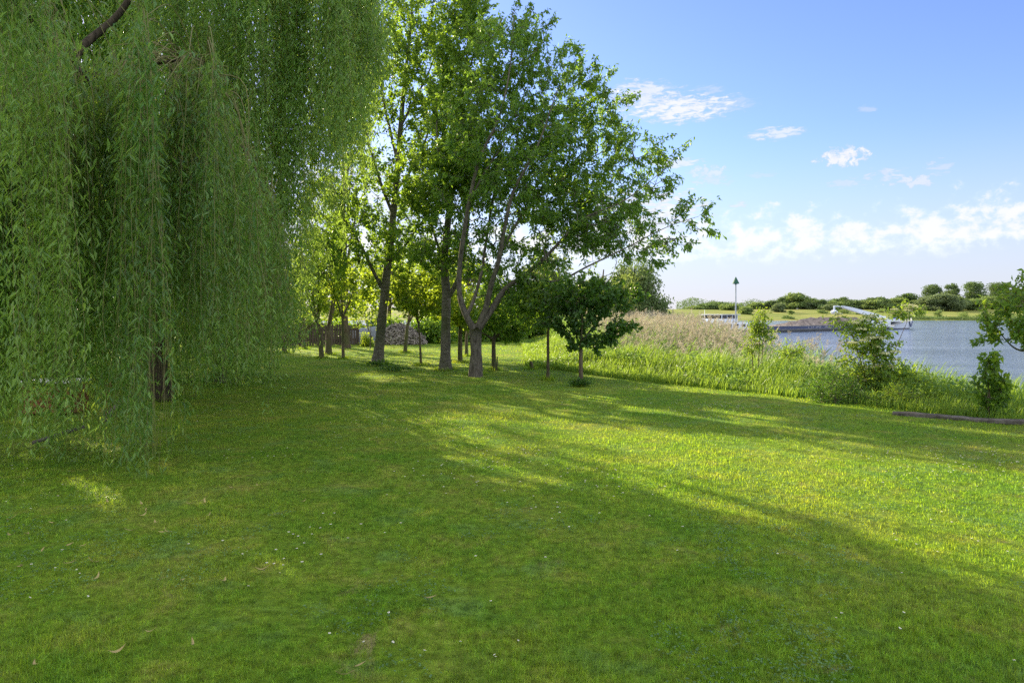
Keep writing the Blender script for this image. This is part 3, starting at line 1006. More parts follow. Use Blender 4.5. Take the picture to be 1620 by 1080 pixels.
# ------------------------------------------------------------------ the weeping willow
wroot_p = G(250, 632)
DW = wroot_p[1]
wroot = thing('weeping_willow', wroot_p, 'huge weeping willow with curtains of hanging fronds down to the lawn', 'tree')
wl = [
    flare(limb([(252, 630, DW, .22), (247, 560, DW, .19), (243, 480, DW, .18), (240, 400, DW, .18), (245, 320, DW, .17), (250, 250, DW, .15)], 6), 0.7, 0.5),
    limb([(247, 300, DW, .10), (225, 220, DW - 1.5, .075), (195, 150, DW - 3.4, .05), (215, 112, DW - 4.6, .03), (265, 98, DW - 5.2, .020), (320, 96, DW - 5.3, .012), (350, 140, DW - 5.0, .006)]),
    limb([(200, 160, DW - 3.2, .05), (150, 118, DW - 4.2, .04), (95, 112, DW - 5.2, .03), (30, 125, DW - 5.6, .018), (-40, 170, DW - 5.7, .008)]),
    limb([(250, 255, DW, .12), (270, 140, DW + .2, .10), (285, 0, DW + .4, .08), (300, -150, DW + .5, .05), (320, -260, DW + .5, .02)]),
    limb([(250, 260, DW, .10), (310, 160, DW + .3, .085), (400, 60, DW + .7, .065), (480, -20, DW + .8, .05), (550, -70, DW + .9, .03), (605, -60, DW + .9, .012)]),
    limb([(243, 330, DW, .09), (180, 180, DW - 1.4, .075), (118, 98, DW - 2.6, .07), (190, 20, DW - 1.8, .055), (250, -80, DW - 1.5, .03)]),
    limb([(249, 290, DW, .07), (330, 210, DW - 1.2, .055), (385, 235, DW - 2.2, .03), (418, 305, DW - 2.5, .012), (440, 390, DW - 2.3, .005)]),
    limb([(243, 330, DW, .09), (120, 200, DW + .6, .07), (-20, 90, DW + 1, .05), (-160, 20, DW + 1, .03), (-260, 60, DW + 1, .012)]),
    limb([(118, 98, DW - 2.6, .05), (40, 20, DW - 5, .04), (-20, -60, DW - 7.2, .025), (20, -80, DW - 8.2, .012)]),
    limb([(270, 140, DW, .06), (360, 60, DW + 2, .05), (430, -20, DW + 3.4, .03), (500, 10, DW + 4, .012)]),
]
wood = Geo()
for i, L in enumerate(wl):
    tube(wood, L[:, :3], L[:, 3], 14 if i == 0 else 8, lump=.10 if i == 0 else .05)
limbpts = np.concatenate([L[:, :3] for L in wl[1:]])
crown = Geo()


def strands(top, length, leafL=.120, leafW=.027, step=.034, lean=None, stem=True, sway=.10, lm=1.0, gap=True, tone=None, sr=1.0):
    """hanging fronds from points `top`, each `length` metres long"""
    n = len(top)
    m = 9
    t = np.linspace(0, 1, m)
    out = unit(np.stack([rng.normal(0, 1, n), rng.normal(0, 1, n), np.zeros(n)], 1)) if lean is None else lean
    ph = rng.uniform(0, 6.28, (n, 2))
    fr = rng.uniform(.8, 2.2, n)
    bow = rng.uniform(.05, .30, n)
    drift = rng.normal(0, .05, (n, 2))
    pts = np.zeros((n, m, 3))
    pts[:, :, :2] = top[:, None, :2] + out[:, None, :2] * (bow[:, None, None] * (1 - np.exp(-4 * t))[None, :, None]) \
        + drift[:, None, :] * (t[None, :, None] * length[:, None, None])
    sw = sway * np.sin(ph[:, None, :] + fr[:, None, None] * t[None, :, None] * 4)
    pts[:, :, :2] += sw * t[None, :, None] * .6
    pts[:, :, 2] = top[:, None, 2] - length[:, None] * (t ** 1.12)[None, :] + .10 * np.sin(t * PI)[None] * bow[:, None]
    if stem:
        for i in range(m - 1):
            frusta(crown, pts[:, i], pts[:, i + 1], sr * (.0020 * (1 - i / m) + .0008), sr * (.0020 * (1 - (i + 1) / m) + .0008), 3, 1)
    cnt = np.maximum(4, (length / step).astype(int))
    k = np.repeat(np.arange(n), cnt)
    u = rng.random(len(k)) ** .9
    # leaf clumps: strands carry short side twigs with more leaves
    x = np.clip(u, 0, .9999) * (m - 1)
    i0 = x.astype(int)
    fr_ = (x - i0)[:, None]
    p = pts[k, i0] * (1 - fr_) + pts[k, i0 + 1] * fr_
    p = p + rng.normal(0, .030, p.shape) * (1 + 1.6 * (np.sin(u * length[k] * 9 + ph[k, 0] * 3) > .1))[:, None]
    az = rng.uniform(0, 2 * PI, len(k))
    ax = np.stack([np.cos(az), np.sin(az), -rng.uniform(.45, 2.0, len(k))], 1)
    nr = np.stack([np.cos(az), np.sin(az), np.full(len(k), .6)], 1) + rng.normal(0, .6, (len(k), 3))
    s = rng.uniform(.55, 1.25, len(k)) * (1.05 - .35 * u)
    keep = p[:, 2] > .02
    hx = HX + F * p[:, 0] / p[:, 1] + 4 * np.sin(p[:, 2] * 7)      # the curtain parts before the trunk
    keep &= ~((hx > 238) & (hx < 268) & (p[:, 1] < DW + .3) & (p[:, 2] < 1.45 + .1 * np.sin(hx)) & (rng.random(len(p)) < .93))
    if gap:
        keep &= sun_gap(p)
    rn = np.clip((rng.normal(.42, .20, n) if tone is None else tone + rng.normal(0, .12, n))[k] + rng.normal(0, .24, len(k)) + .35 * u ** 2 - .08, 0, 1)
    leaves(crown, p[keep], ax[keep], nr[keep], (leafL * lm * s)[keep], (leafW * lm * s)[keep], 0, rn[keep], .2, .45, .08)


def curve_at(c, x):
    c = np.array(c, float)
    return np.interp(x, c[:, 0], c[:, 1])


# front curtain: hangs from the arching bough nearest the camera
arch = np.array([(-60, 165, 8.2), (0, 130, 8.2), (60, 112, 8.2), (150, 98, 8.1), (240, 88, 8.1), (312, 82, 8.2), (345, 120, 8.7), (375, 205, 9.5), (415, 285, 10.4), (450, 385, 11.3)], float)
hem = [(-80, 745), (0, 752), (60, 742), (130, 780), (175, 745), (200, 760), (235, 775), (242, 745), (247, 560), (272, 545), (280, 690), (298, 690), (310, 630), (335, 600), (370, 600), (405, 640), (425, 590), (455, 555)]
n = 640
u = rng.random(n)
apx = -60 + 512 * u
arow = np.interp(apx, arch[:, 0], arch[:, 1])
adep = np.interp(apx, arch[:, 0], arch[:, 2])
clump = np.concatenate([np.linspace(-60, 232, 19) + rng.normal(0, 4.5, 19), [281, 297], np.linspace(312, 450, 9) + rng.normal(0, 4, 9)])                              # fronds gather in bunches
near = clump[np.argmin(np.abs(apx[:, None] - clump[None]), 1)]
ci = np.argmin(np.abs(apx[:, None] - clump[None]), 1)
apx = apx * .20 + near * .80 + rng.normal(0, 2.4, n)
dep = adep + rng.normal(0, .22, n) - .25 + rng.normal(0, .6, len(clump))[ci]
drop = rng.exponential(.75, n) * (rng.random(n) < .8)
top = np.stack([(apx - HX) / F * dep, dep, CAM_Z - (arow - HY) / F * adep - np.minimum(drop, 3.0) + rng.normal(0, .16, len(clump))[ci]], 1)
coff = np.minimum(rng.exponential(.36, len(clump)), 1.2)
hz = CAM_Z - (curve_at(hem, apx) - HY) / F * dep * .96 + coff[ci] + rng.exponential(.34, n)
length = np.clip(top[:, 2] - np.maximum(hz, .03), .5, 5.2)
strands(top, length, lm=1.10, tone=rng.normal(.42, .24, len(clump))[ci])
q = rng.choice(n, 36, replace=False)
strands(top[q] + rng.normal(0, .08, (36, 3)), length[q] * rng.uniform(.5, .9, 36), lm=1.0, step=.09, tone=.8, sr=2.0)
# arching twigs that lift the fronds over the bough
q = rng.choice(n, 260, replace=False)
for i in q:
    j = int(np.argmin(np.linalg.norm(limbpts - top[i], axis=1)))
    a, b = limbpts[j], top[i]
    a = limbpts[np.argsort(np.linalg.norm(limbpts - top[i], axis=1))[rng.integers(0, 5)]]
    if np.linalg.norm(a - b) < 1.6:
        tube(crown, spline(np.array([a, (a + b) / 2 + [rng.normal(0, .08), 0, (.10 + .3 * rng.random()) * np.linalg.norm(a - b)], b]), 4), np.linspace(.008, .003, 9), 4, 1, cap=False)

# upper right curtain: the high crown hanging behind it
hem2 = [(300, 575), (340, 570), (400, 560), (425, 545), (445, 540), (470, 470), (500, 420), (530, 335), (560, 265), (585, 215), (608, 120), (620, 40)]
n = 820
apx = 290 + 322 * rng.random(n) ** .85
clump = rng.uniform(290, 612, 48)
near = clump[np.argmin(np.abs(apx[:, None] - clump[None]), 1)]
ci = np.argmin(np.abs(apx[:, None] - clump[None]), 1)
apx = apx * .35 + near * .65 + rng.normal(0, 3, n)
dep = DW - .5 + rng.normal(0, .35, n) + rng.normal(0, .8, len(clump))[ci]
topz = np.interp(apx, [290, 450, 560, 612], [10.5, 10.2, 9.3, 8.2]) - rng.exponential(1.9, n)
hz = CAM_Z - (curve_at(hem2, apx) - HY) / F * dep + rng.exponential(.8, n)
topz = np.maximum(topz, hz + .8)
length = np.clip(topz - np.maximum(hz, .1), .6, 4.8)
strands(np.stack([(apx - HX) / F * (DW - .5), dep, topz], 1), length, lm=1.25, step=.034, tone=rng.normal(.5, .2, len(clump))[ci])
# lower right: the curtain's trailing edge under the high crown
n = 330
ck = rng.uniform(290, 462, 17)
apx = ck[rng.integers(0, 17, n)] + rng.normal(0, 4, n)
dep = DW - 1.4 + rng.normal(0, .9, n)
hz = CAM_Z - (np.interp(apx, [290, 330, 400, 430, 462], [640, 610, 575, 575, 540]) - HY) / F * dep + rng.exponential(.4, n)
length = rng.uniform(1.2, 3.6, n)
strands(np.stack([(apx - HX) / F * (DW - 1.4), dep, np.maximum(hz, .1) + length], 1), length, lm=1.15)
# middle and left body behind the front curtain
n = 1050
apx = rng.uniform(-300, 350, n)
dep = DW + rng.uniform(-.9, 3.6, n)
topz = np.minimum(3.5 + 9.0 * rng.random(n) ** .75, np.interp(apx, [150, 350], [12.5, 6.0]))
topz = np.where((apx > 50) & (apx < 215) & (dep < DW + .3), np.minimum(topz, 5.2), topz)
length = np.minimum(rng.uniform(2.2, 4.6, n), topz - .5)
strands(np.stack([(apx - HX) / F * DW, dep, topz], 1), length, lm=1.6, step=.05)
# the high rear crown and the rear skirt
n = 700
dep = DW + rng.uniform(1.0, 4.2, n)
strands(np.stack([(rng.uniform(-220, 200, n) - HX) / F * DW, dep, rng.uniform(7.5, 13.0, n)], 1), rng.uniform(3.0, 4.8, n), lm=1.9, step=.055, stem=False)
n = 620
tx = rng.uniform(-14, -6.2, n)
strands(np.stack([tx, DW + rng.uniform(2.0, 5.5, n), rng.uniform(2.4, 4.6, n)], 1), rng.uniform(2.2, 4.0, n), lm=1.9, step=.055, stem=False)
# the frond bundle close to the camera at the top left
n = 75
bx = rng.uniform(-70, 34, n)
dep = 5.7 + rng.normal(0, .3, n)
topz = CAM_Z - (rng.uniform(-160, -40, n) - HY) / F * 5.7
hz = CAM_Z - (np.interp(bx, [-70, 0, 36], [260, 190, 90]) + rng.normal(0, 40, n) - HY) / F * 5.7
strands(np.stack([(bx - HX) / F * 5.7, dep, topz], 1), np.maximum(topz - hz, .5), lm=1.0)
# outside the picture on the left, shading the lawn
n = 500
strands(np.stack([rng.uniform(-15, -6.5, n), rng.uniform(5.0, 12, n), rng.uniform(3.0, 8.0, n)], 1), rng.uniform(2.0, 3.4, n), lm=2.0, step=.075, stem=False)
part(wood, 'trunk', M['willow_bark'], wroot, True)
part(crown, 'crown', [M['willow_leaf'], M['willow_twig']], wroot)


# ------------------------------------------------------------------ grass of the lawn
def blades(g, xy, z, h, w, lean=.45, mat=0, rnd=None):
    n = len(xy)
    a = rng.uniform(0, 2 * PI, n)
    t = rng.uniform(0, 2 * PI, n)
    k = np.abs(rng.normal(0, lean, n))
    b = np.stack([xy[:, 0], xy[:, 1], z], 1)
    s = np.stack([np.cos(a), np.sin(a), np.zeros(n)], 1) * (w / 2)[:, None]
    tip = b + np.stack([np.cos(t) * k * h, np.sin(t) * k * h, h / np.sqrt(1 + k * k)], 1)
    v = np.stack([b - s, b + s, tip], 1).reshape(-1, 3)
    g.add(v, np.arange(3 * n).reshape(n, 3), mat, np.repeat(rng.random(n) if rnd is None else rnd, 3))


g = Geo()
N = 760000
d = 2.3 * (46 / 2.3) ** (rng.random(N) ** 1.05)
ang = rng.uniform(-.98, .92, N)
xy = np.stack([d * np.sin(ang) * 1.02, d * np.cos(ang)], 1)
ok = edge_dist(xy[:, 0], xy[:, 1]) < .25
xy, d = xy[ok], d[ok]
tall = 1 + .35 * wob(xy[:, 0], xy[:, 1], 2.2) + .25 * wob(xy[:, 1], xy[:, 0], 6.0)
h = rng.uniform(.012, .032, len(xy)) * np.clip(tall, .5, 1.8)
w = .0030 + .0007 * d
blades(g, xy, height(xy[:, 0], xy[:, 1]) - .003, h * (1 + .012 * d), w, .6)
n_ = 90000
d_ = 2.3 * (8.5 / 2.3) ** rng.random(n_)
an_ = rng.uniform(-.98, .92, n_)
q = np.stack([d_ * np.sin(an_), d_ * np.cos(an_)], 1)
kk = (edge_dist(q[:, 0], q[:, 1]) < .2) & (wob(q[:, 0], q[:, 1], 2.8) + .6 * wob(q[:, 1], q[:, 0], 7.0) > -.1)
q = q[kk]
blades(g, q, height(q[:, 0], q[:, 1]), rng.uniform(.022, .050, len(q)), rng.uniform(.0025, .0048, len(q)), .8, 0, rng.random(len(q)) ** .7)
# taller tufts
tc = np.stack([rng.uniform(-5, 8, 260), rng.uniform(2.8, 20, 260)], 1)
k = np.repeat(np.arange(260), 40)
q = tc[k] + rng.normal(0, .055, (len(k), 2))
kk = edge_dist(q[:, 0], q[:, 1]) < .2
q = q[kk]
blades(g, q, height(q[:, 0], q[:, 1]), rng.uniform(.03, .065, len(q)), np.full(len(q), .004), .7)
for px, py, r_ in [(752, 592, .2), (597, 575, .25), (705, 584, .25), (919, 608, .08), (867, 600, .07), (781, 586, .1), (450, 558, .17), (481, 552, .16), (509, 566, .15), (520, 560, .22), (543, 567, .1), (641, 557, .14), (666, 577, .08), (728, 573, .14), (738, 563, .12), (841, 585, .1), (250, 632, .28)]:
    c_ = G(px, py)
    m = 420
    a_ = rng.uniform(0, 2 * PI, m)
    q = c_[:2] + np.stack([np.cos(a_), np.sin(a_)], 1) * (r_ * 1.05 + np.abs(rng.normal(0, .09, m)))[:, None]
    blades(g, q, height(q[:, 0], q[:, 1]) - .01, rng.uniform(.05, .17, m), np.full(m, .012), .5)
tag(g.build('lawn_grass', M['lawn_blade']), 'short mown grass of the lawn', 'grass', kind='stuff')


g = Geo()
c0 = np.stack([rng.uniform(-6, 7, 5200), 2.6 + 10 * rng.random(5200) ** 1.5], 1)
c0 = c0[(wob(c0[:, 0], c0[:, 1], 1.3) + .5 * wob(c0[:, 1], c0[:, 0], 3.0) > .22) & (edge_dist(c0[:, 0], c0[:, 1]) < -.3)]
k = np.repeat(np.arange(len(c0)), 14)
q = c0[k] + rng.normal(0, .045, (len(k), 2))
p = np.stack([q[:, 0], q[:, 1], height(q[:, 0], q[:, 1]) + rng.uniform(.012, .032, len(k))], 1)
a = rng.uniform(0, 2 * PI, len(k))
leaves(g, p, np.stack([np.cos(a), np.sin(a), rng.normal(0, .25, len(k))], 1), UP + rng.normal(0, .3, p.shape), rng.uniform(.010, .020, len(k)), rng.uniform(.009, .016, len(k)), 0, fold=.08, wide=.55, curl=.05)
tag(g.build('clover', M['clover_leaf']), 'patches of small round clover leaves in the near lawn', 'clover', kind='stuff')


def tall_blades(g, xy, z, h, w, bend=.5, mat=0, wind=(.25, -.1)):
    """bent grass leaves: two segments each"""
    n = len(xy)
    a = rng.uniform(0, 2 * PI, n)
    t = rng.uniform(0, 2 * PI, n)
    k = np.abs(rng.normal(0, bend, n))
    b = np.stack([xy[:, 0], xy[:, 1], z], 1)
    s = np.stack([np.cos(a), np.sin(a), np.zeros(n)], 1) * (w / 2)[:, None]
    dr = np.stack([np.cos(t) * k + wind[0], np.sin(t) * k + wind[1], np.zeros(n)], 1)
    m1 = b + np.stack([np.zeros(n), np.zeros(n), h * .45], 1) + dr * (h * .12)[:, None]
    m2 = b + np.stack([np.zeros(n), np.zeros(n), h * .8], 1) + dr * (h * .36)[:, None]
    tip = b + np.stack([np.zeros(n), np.zeros(n), h * (1 - .25 * np.minimum(k, 1.6))], 1) + dr * (h * .75)[:, None]
    v = np.stack([b - s, b + s, m1 - s * .9, m1 + s * .9, m2 - s * .6, m2 + s * .6, tip], 1).reshape(-1, 3)
    base = np.arange(n)[:, None] * 7
    r = np.repeat(rng.random(n), 7)
    n0 = g.n
    g.add(v, np.concatenate([base + np.array([[0, 1, 3, 2]]), base + np.array([[2, 3, 5, 4]])]), mat, r)
    g.f.append(base + np.array([[4, 5, 6]]) + n0)
    g.m.append(np.full(n, mat, np.int32))


def bank_pts(n, s0, s1, y0, y1, x1=14, xr=9.0):
    out = []
    tot = 0
    while tot < n:
        y = rng.uniform(y0, y1, n * 3)
        x = rng.uniform(-2, x1, n * 3)
        s = edge_dist(x, y)
        k = (s > s0) & (s < s1) & (x / y < xr)
        out.append(np.stack([x[k], y[k]], 1))
        tot += int(k.sum())
    return np.concatenate(out)[:n]


g = Geo()
xy = bank_pts(80000, .0, 4.6, 9, 42)
s = edge_dist(xy[:, 0], xy[:, 1])
z = height(xy[:, 0], xy[:, 1])
hh = (.22 + .95 * sstep(.0, 2.6, s)) * rng.uniform(.55, 1.1, len(xy)) * (1 + .22 * wob(xy[:, 0], xy[:, 1], 1.5))
south = 1 - .45 * sstep(13.5, 9.5, xy[:, 1])
tall_blades(g, xy, z, np.maximum(hh * south, .12), .008 + .0006 * xy[:, 1], .55)
xy = bank_pts(16000, .0, 6.5, 4, 12.5, 20)
s = edge_dist(xy[:, 0], xy[:, 1])
z = height(xy[:, 0], xy[:, 1])
hh = np.minimum((.25 + .65 * sstep(0, 2.5, s)) * rng.uniform(.6, 1.2, len(xy)), .36 + .13 * rng.normal(0, 1, len(xy)) - z)
tall_blades(g, xy, z, np.maximum(hh, .15), np.full(len(xy), .012), .45)
xy = bank_pts(5200, .3, 5.5, 9, 40)
kw = wob(xy[:, 0], xy[:, 1], 1.1) > np.where(xy[:, 1] < 13, .45, .22)
xy = np.repeat(xy[kw], 12, 0) + rng.normal(0, .10, (int(kw.sum()) * 12, 2))
s = edge_dist(xy[:, 0], xy[:, 1])
z = height(xy[:, 0], xy[:, 1])
hh = (.15 + .85 * sstep(.0, 2.4, s)) * rng.random(len(xy)) ** .6 * (1 - .4 * sstep(13.5, 9.5, xy[:, 1]))
p = np.stack([xy[:, 0], xy[:, 1], z + hh], 1)
leaves(g, p, np.stack([rng.normal(0, 1, len(p)), rng.normal(0, 1, len(p)), rng.uniform(-.5, .8, len(p))], 1), UP + rng.normal(0, .6, p.shape), .11, .05, 1)
tag(g.build('bank_grass', [M['bank_blade'], M['reed_blade']]), 'tall bright green grass growing along the river bank', 'grass', kind='stuff')


# seed heads among the bank grass, and the reed bed
def reed_top(y):
    return np.interp(y, [13, 15, 17.5, 20, 23, 27, 34, 46], [.0, .30, .45, .60, .82, 1.25, 1.5, 1.8])


g = Geo()
n = 5400
xy = bank_pts(n, 3.0, 9.0, 15.0, 46, 22, .475)
y = xy[:, 1]
den = rng.random(n) < np.interp(y, [15, 18, 21, 24, 46], [.14, .20, .4, .9, 1]) * np.where(xy[:, 0] / y > .345, .6, 1)
xy = xy[den]
y = xy[:, 1]
z = np.maximum(height(xy[:, 0], y), WATER - .2)
zt = reed_top(y) + rng.normal(0, .16, len(y)) - .25 * rng.random(len(y)) ** 2 * 2
wind = np.array([.05, -.02, 0])
b = np.stack([xy[:, 0], y, z], 1)
tilt = np.stack([rng.normal(.10, .10, len(y)), rng.normal(-.02, .10, len(y)), np.zeros(len(y))], 1)
H = np.maximum(zt - z, .6)
mid = b + np.stack([np.zeros(len(y)), np.zeros(len(y)), H * .55], 1) + tilt * (H * .25)[:, None]
top = b + np.stack([np.zeros(len(y)), np.zeros(len(y)), H], 1) + tilt * (H * .8)[:, None]
wd = .0032 + .00018 * y
frusta(g, b, mid, wd, wd * .8, 3, 0, rng.random(len(y)))
frusta(g, mid, top, wd * .8, wd * .5, 3, 0, rng.random(len(y)))
# plumes
k = np.repeat(np.arange(len(y)), 16)
u = rng.random(len(k))
p = top[k] - (top[k] - mid[k]) * (u * .14)[:, None] + rng.normal(0, .012, (len(k), 3)) * (1 + 2 * u)[:, None]
ax = unit(tilt[k] * 2.5 + np.array([.55, -.1, .5]) + rng.normal(0, .45, (len(k), 3)))
leaves(g, p, ax, rng.normal(0, 1, (len(k), 3)), rng.uniform(.05, .12, len(k)), .020, 0)
# dead leaves on the stalks
k = np.repeat(np.arange(len(y)), 3)
u = rng.uniform(.3, .85, len(k))
p = b[k] + (top[k] - b[k]) * u[:, None]
ax = unit(np.stack([rng.normal(.3, .7, len(k)), rng.normal(0, .7, len(k)), rng.uniform(-.2, .8, len(k))], 1))
leaves(g, p, ax, rng.normal(0, 1, (len(k), 3)), rng.uniform(.15, .35, len(k)), .016, 0)
tag(g.build('dry_reeds', M['reed_straw']), 'pale dry reeds with feathery plumes standing along the water', 'reeds', kind='stuff')

g = Geo()
xy = bank_pts(34000, 1.8, 8.6, 14.0, 46, 22, .46)
y = xy[:, 1]
z = np.maximum(height(xy[:, 0], y), WATER - .2)
zt = reed_top(y) - np.interp(y, [14, 20, 26, 46], [.28, .34, .34, .36]) + rng.normal(0, .18, len(y))
hh = np.maximum(zt - z, .5)
tall_blades(g, xy, z, hh, .013 + .0006 * y, .30)
# leaves carried up the fresh stems
k = np.repeat(np.arange(len(y)), 2)
u = rng.uniform(.45, .98, len(k))
p = np.stack([xy[k, 0], y[k], z[k] + hh[k] * u], 1) + rng.normal(0, .03, (len(k), 3))
ax = unit(np.stack([rng.normal(.35, .8, len(k)), rng.normal(0, .8, len(k)), rng.uniform(.1, 1.3, len(k))], 1))
leaves(g, p, ax, rng.normal(0, 1, (len(k), 3)) + UP, rng.uniform(.22, .45, len(k)), .026, 0, wide=.3, curl=.3)
tag(g.build('green_reeds', M['reed_blade']), 'fresh green reeds growing below the dry plumes', 'reeds', kind='stuff')


# ------------------------------------------------------------------ shrubs and saplings on the bank
def shrub(name, label, cat, base, blobs, natt, per, leaf, lL, lW, Lsh=.25, stems=5, umb=0, bark='bark_brown', droop=.4, r=.014, group=None, extra=None, cull=False):
    base = np.asarray(base, float)
    root = thing(name, base, label, cat, group)
    d = base[1]
    bl = [(q[0], q[1], q[4] if len(q) > 4 else d, q[2], q[3], max(q[2], q[3]) / F * d * .8) for q in blobs]
    att = blob_points(bl, natt)
    if extra is not None:
        att = np.concatenate([att, extra])
    limbs = []
    B = np.array([P(q[0], q[1], q[2]) for q in [(b[0], b[1], b[2]) for b in bl]])
    for i in range(stems):
        e = B[i % len(B)] + rng.normal(0, .08, 3)
        s = base + np.array([rng.normal(0, .05), rng.normal(0, .05), -.08])
        c = s * .5 + e * .5 + np.array([0, 0, .12])
        limbs.append(spline(np.array([list(s) + [r], list(c) + [r * .7], list(e) + [r * .3]]), 5))
    A, Bq, ra, rb, tips, td = grow(limbs, att, .18, .0028)
    wood = Geo()
    for L in limbs:
        tube(wood, L[:, :3], L[:, 3], 6)
    frusta(wood, A, Bq, ra, rb, 4)
    crown = Geo()
    shoot_leaves(crown, tips, td, per, Lsh, lL, lW, droop, .2, 0, cull, wood, spread=.22)
    part(wood, 'stem', M[bark], root, True)
    part(crown, 'foliage', M[leaf], root)
    if umb:
        o = np.argsort(-(tips[:, 2] + rng.normal(0, .75, len(tips)) - .25 * np.abs(tips[:, 0] - base[0])))[:umb]
        for j in o:
            fg = Geo()
            c = tips[j] + np.array([rng.normal(0, .03), -.06, .09])
            m = 150
            a = rng.uniform(0, 6.28, m)
            rr = np.sqrt(rng.random(m)) * rng.uniform(.07, .125)
            p = c + np.stack([np.cos(a) * rr, np.sin(a) * rr, -.25 * rr + rng.normal(0, .006, m)], 1)
            leaves(fg, p, rng.normal(0, 1, (m, 3)) + UP * .2, UP + rng.normal(0, .5, (m, 3)), .026, .024, 0)
            frusta(fg, tips[j][None], c[None], .004, .003, 3, 1)
            part(fg, 'flower_head', [M['umbel'], M['elder_leaf']], root)
    return root


def gz(px, d):
    x = (px - HX) / F * d
    return np.array([x, d, float(height(np.array([x]), np.array([d]))[0])])


shrub('elder_bush', 'flowering elder bush with cream flower heads leaning over the river', 'bush', gz(1383, 14.0),
      [(1376, 518, 36, 14), (1378, 540, 42, 24), (1365, 570, 38, 26), (1400, 592, 46, 20), (1435, 592, 36, 16), (1385, 615, 48, 26), (1332, 512, 14, 12), (1450, 490, 26, 6), (1420, 498, 16, 6), (1392, 550, 26, 18), (1360, 600, 30, 22)],
      360, 16, 'elder_leaf', .095, .040, .22, 8, umb=32, droop=.5)
shrub('low_bush', 'dense low dark green bush left of the elder at the lawn edge', 'bush', gz(1322, 13.2) + [0, 0, .02],
      [(1320, 612, 34, 24), (1305, 630, 28, 16), (1345, 625, 26, 18), (1325, 640, 40, 10)], 170, 26, 'dark_leaf', .055, .020, .2, 6, droop=.1)
shrub('low_bush', 'low spreading green bush right of the elder above the timber beam', 'bush', gz(1425, 12.8) + [0, 0, .02],
      [(1425, 624, 30, 12), (1455, 634, 20, 9), (1400, 635, 22, 10)], 80, 18, 'elder_leaf', .06, .022, .2, 5, droop=.1)
shrub('ash_sapling', 'slim light green sapling rising from the reeds between beacon and barge', 'sapling', gz(1197, 17.0),
      [(1206, 502, 9, 13), (1197, 532, 15, 16), (1210, 528, 13, 14), (1192, 552, 10, 10), (1200, 516, 12, 12)], 85, 13, 'elder_leaf', .10, .034, .22, 3, droop=.5, r=.016)
shrub('maple_sapling', 'dark leafy maple sapling standing behind the right part of the timber beam', 'sapling', gz(1568, 11.3),
      [(1566, 588, 20, 15), (1569, 608, 25, 17), (1570, 630, 22, 15), (1565, 570, 12, 8), (1573, 648, 20, 8)], 80, 9, 'broad_leaf', .095, .085, .14, 2, droop=.35, r=.014)
shrub('bank_sapling', 'small bushy sapling in the bright grass right below the slim ash sapling', 'sapling', gz(1250, 17.5),
      [(1252, 555, 20, 12), (1240, 570, 16, 10)], 46, 16, 'elder_leaf', .10, .034, .22, 3, droop=.5, r=.014)

# walnut-like tree reaching in at the right edge
bx = gz(1735, 9.6)
limbs = [flare(spline(np.array([[bx[0], 9.6, bx[2], .07], [bx[0] - .05, 9.6, .4, .06], [bx[0] - .15, 9.6, 1.2, .05], [bx[0] - .1, 9.6, 2.4, .02]]), 6)),
         spline(np.array([[bx[0] - .1, 9.6, .75, .03], list(P(1650, 560, 9.7)) + [.02], list(P(1608, 552, 9.7)) + [.013], list(P(1580, 525, 9.7)) + [.006]]), 5),
         spline(np.array([[bx[0] - .12, 9.6, 1.1, .03], list(P(1670, 500, 9.5)) + [.02], list(P(1625, 480, 9.5)) + [.010], list(P(1590, 462, 9.5)) + [.005]]), 5)]
make_tree('riverside_tree', 'leafy light green tree branch reaching in at the right edge over the water', 'tree', None, limbs,
          [(1600, 500, 9.6, 42, 38, .4), (1615, 530, 9.7, 40, 26, .4), (1605, 472, 9.5, 35, 18, .3), (1570, 535, 9.7, 18, 16, .2), (1690, 470, 9.6, 80, 70, .7), (1700, 540, 9.6, 60, 50, .6), (1580, 505, 9.6, 26, 22, .25)],
          190, 13, .2, .088, .045, M['elder_leaf'], M['bark_brown'], .35, .2, r0=.003, seg=.2, nside=8, cull=False)

# ------------------------------------------------------------------ weed tuft, stump, stake, beam
for (px, py, sc, lab) in [(624, 586, .26, 'dark weed tuft at the right foot of the slanting tree'), (598, 578, .2, 'leafy weeds at the very base of the slanting tree'),
                          (918, 610, .12, 'leafy weeds at the base of the dark young tree')]:
    b = G(px, py)
    g = Geo()
    n = 260
    q = b + np.stack([rng.normal(0, sc, n), rng.normal(0, sc * .6, n), np.abs(rng.normal(0, .06, n))], 1)
    leaves(g, q, np.stack([rng.normal(0, 1, n), rng.normal(0, 1, n), rng.uniform(.2, 1.4, n)], 1), UP + rng.normal(0, .6, (n, 3)), .10, .045, 0)
    r = thing('weed_tuft', b, lab, 'weeds', 'weed tufts on the lawn')
    part(g, 'leaves', M['dark_leaf'], r)

b = G(841, 585)
r = thing('tree_stump', b, 'short jagged tree stump where the lawn meets the reeds', 'stump')
g = Geo()
pts = spline(np.array([[b[0], b[1], -.05, .10], [b[0], b[1], .08, .065], [b[0] - .01, b[1], .2, .05], [b[0] - .03, b[1], .27, .03]]), 4)
tube(g, pts[:, :3], pts[:, 3], 10, lump=.22)
part(g, 'wood', M['bark_brown'], r, True)
b = G(786, 587)
r = thing('wooden_stake', b, 'thin dark wooden stake beside the young tree behind the cherry', 'stake')
g = Geo()
tube(g, np.array([b + [0, 0, -.05], b + [.005, 0, .22], b + [.012, 0, .40], b + [.012, 0, .44]]), [.022, .022, .02, .006], 6)
part(g, 'wood', M['bark_brown'], r)

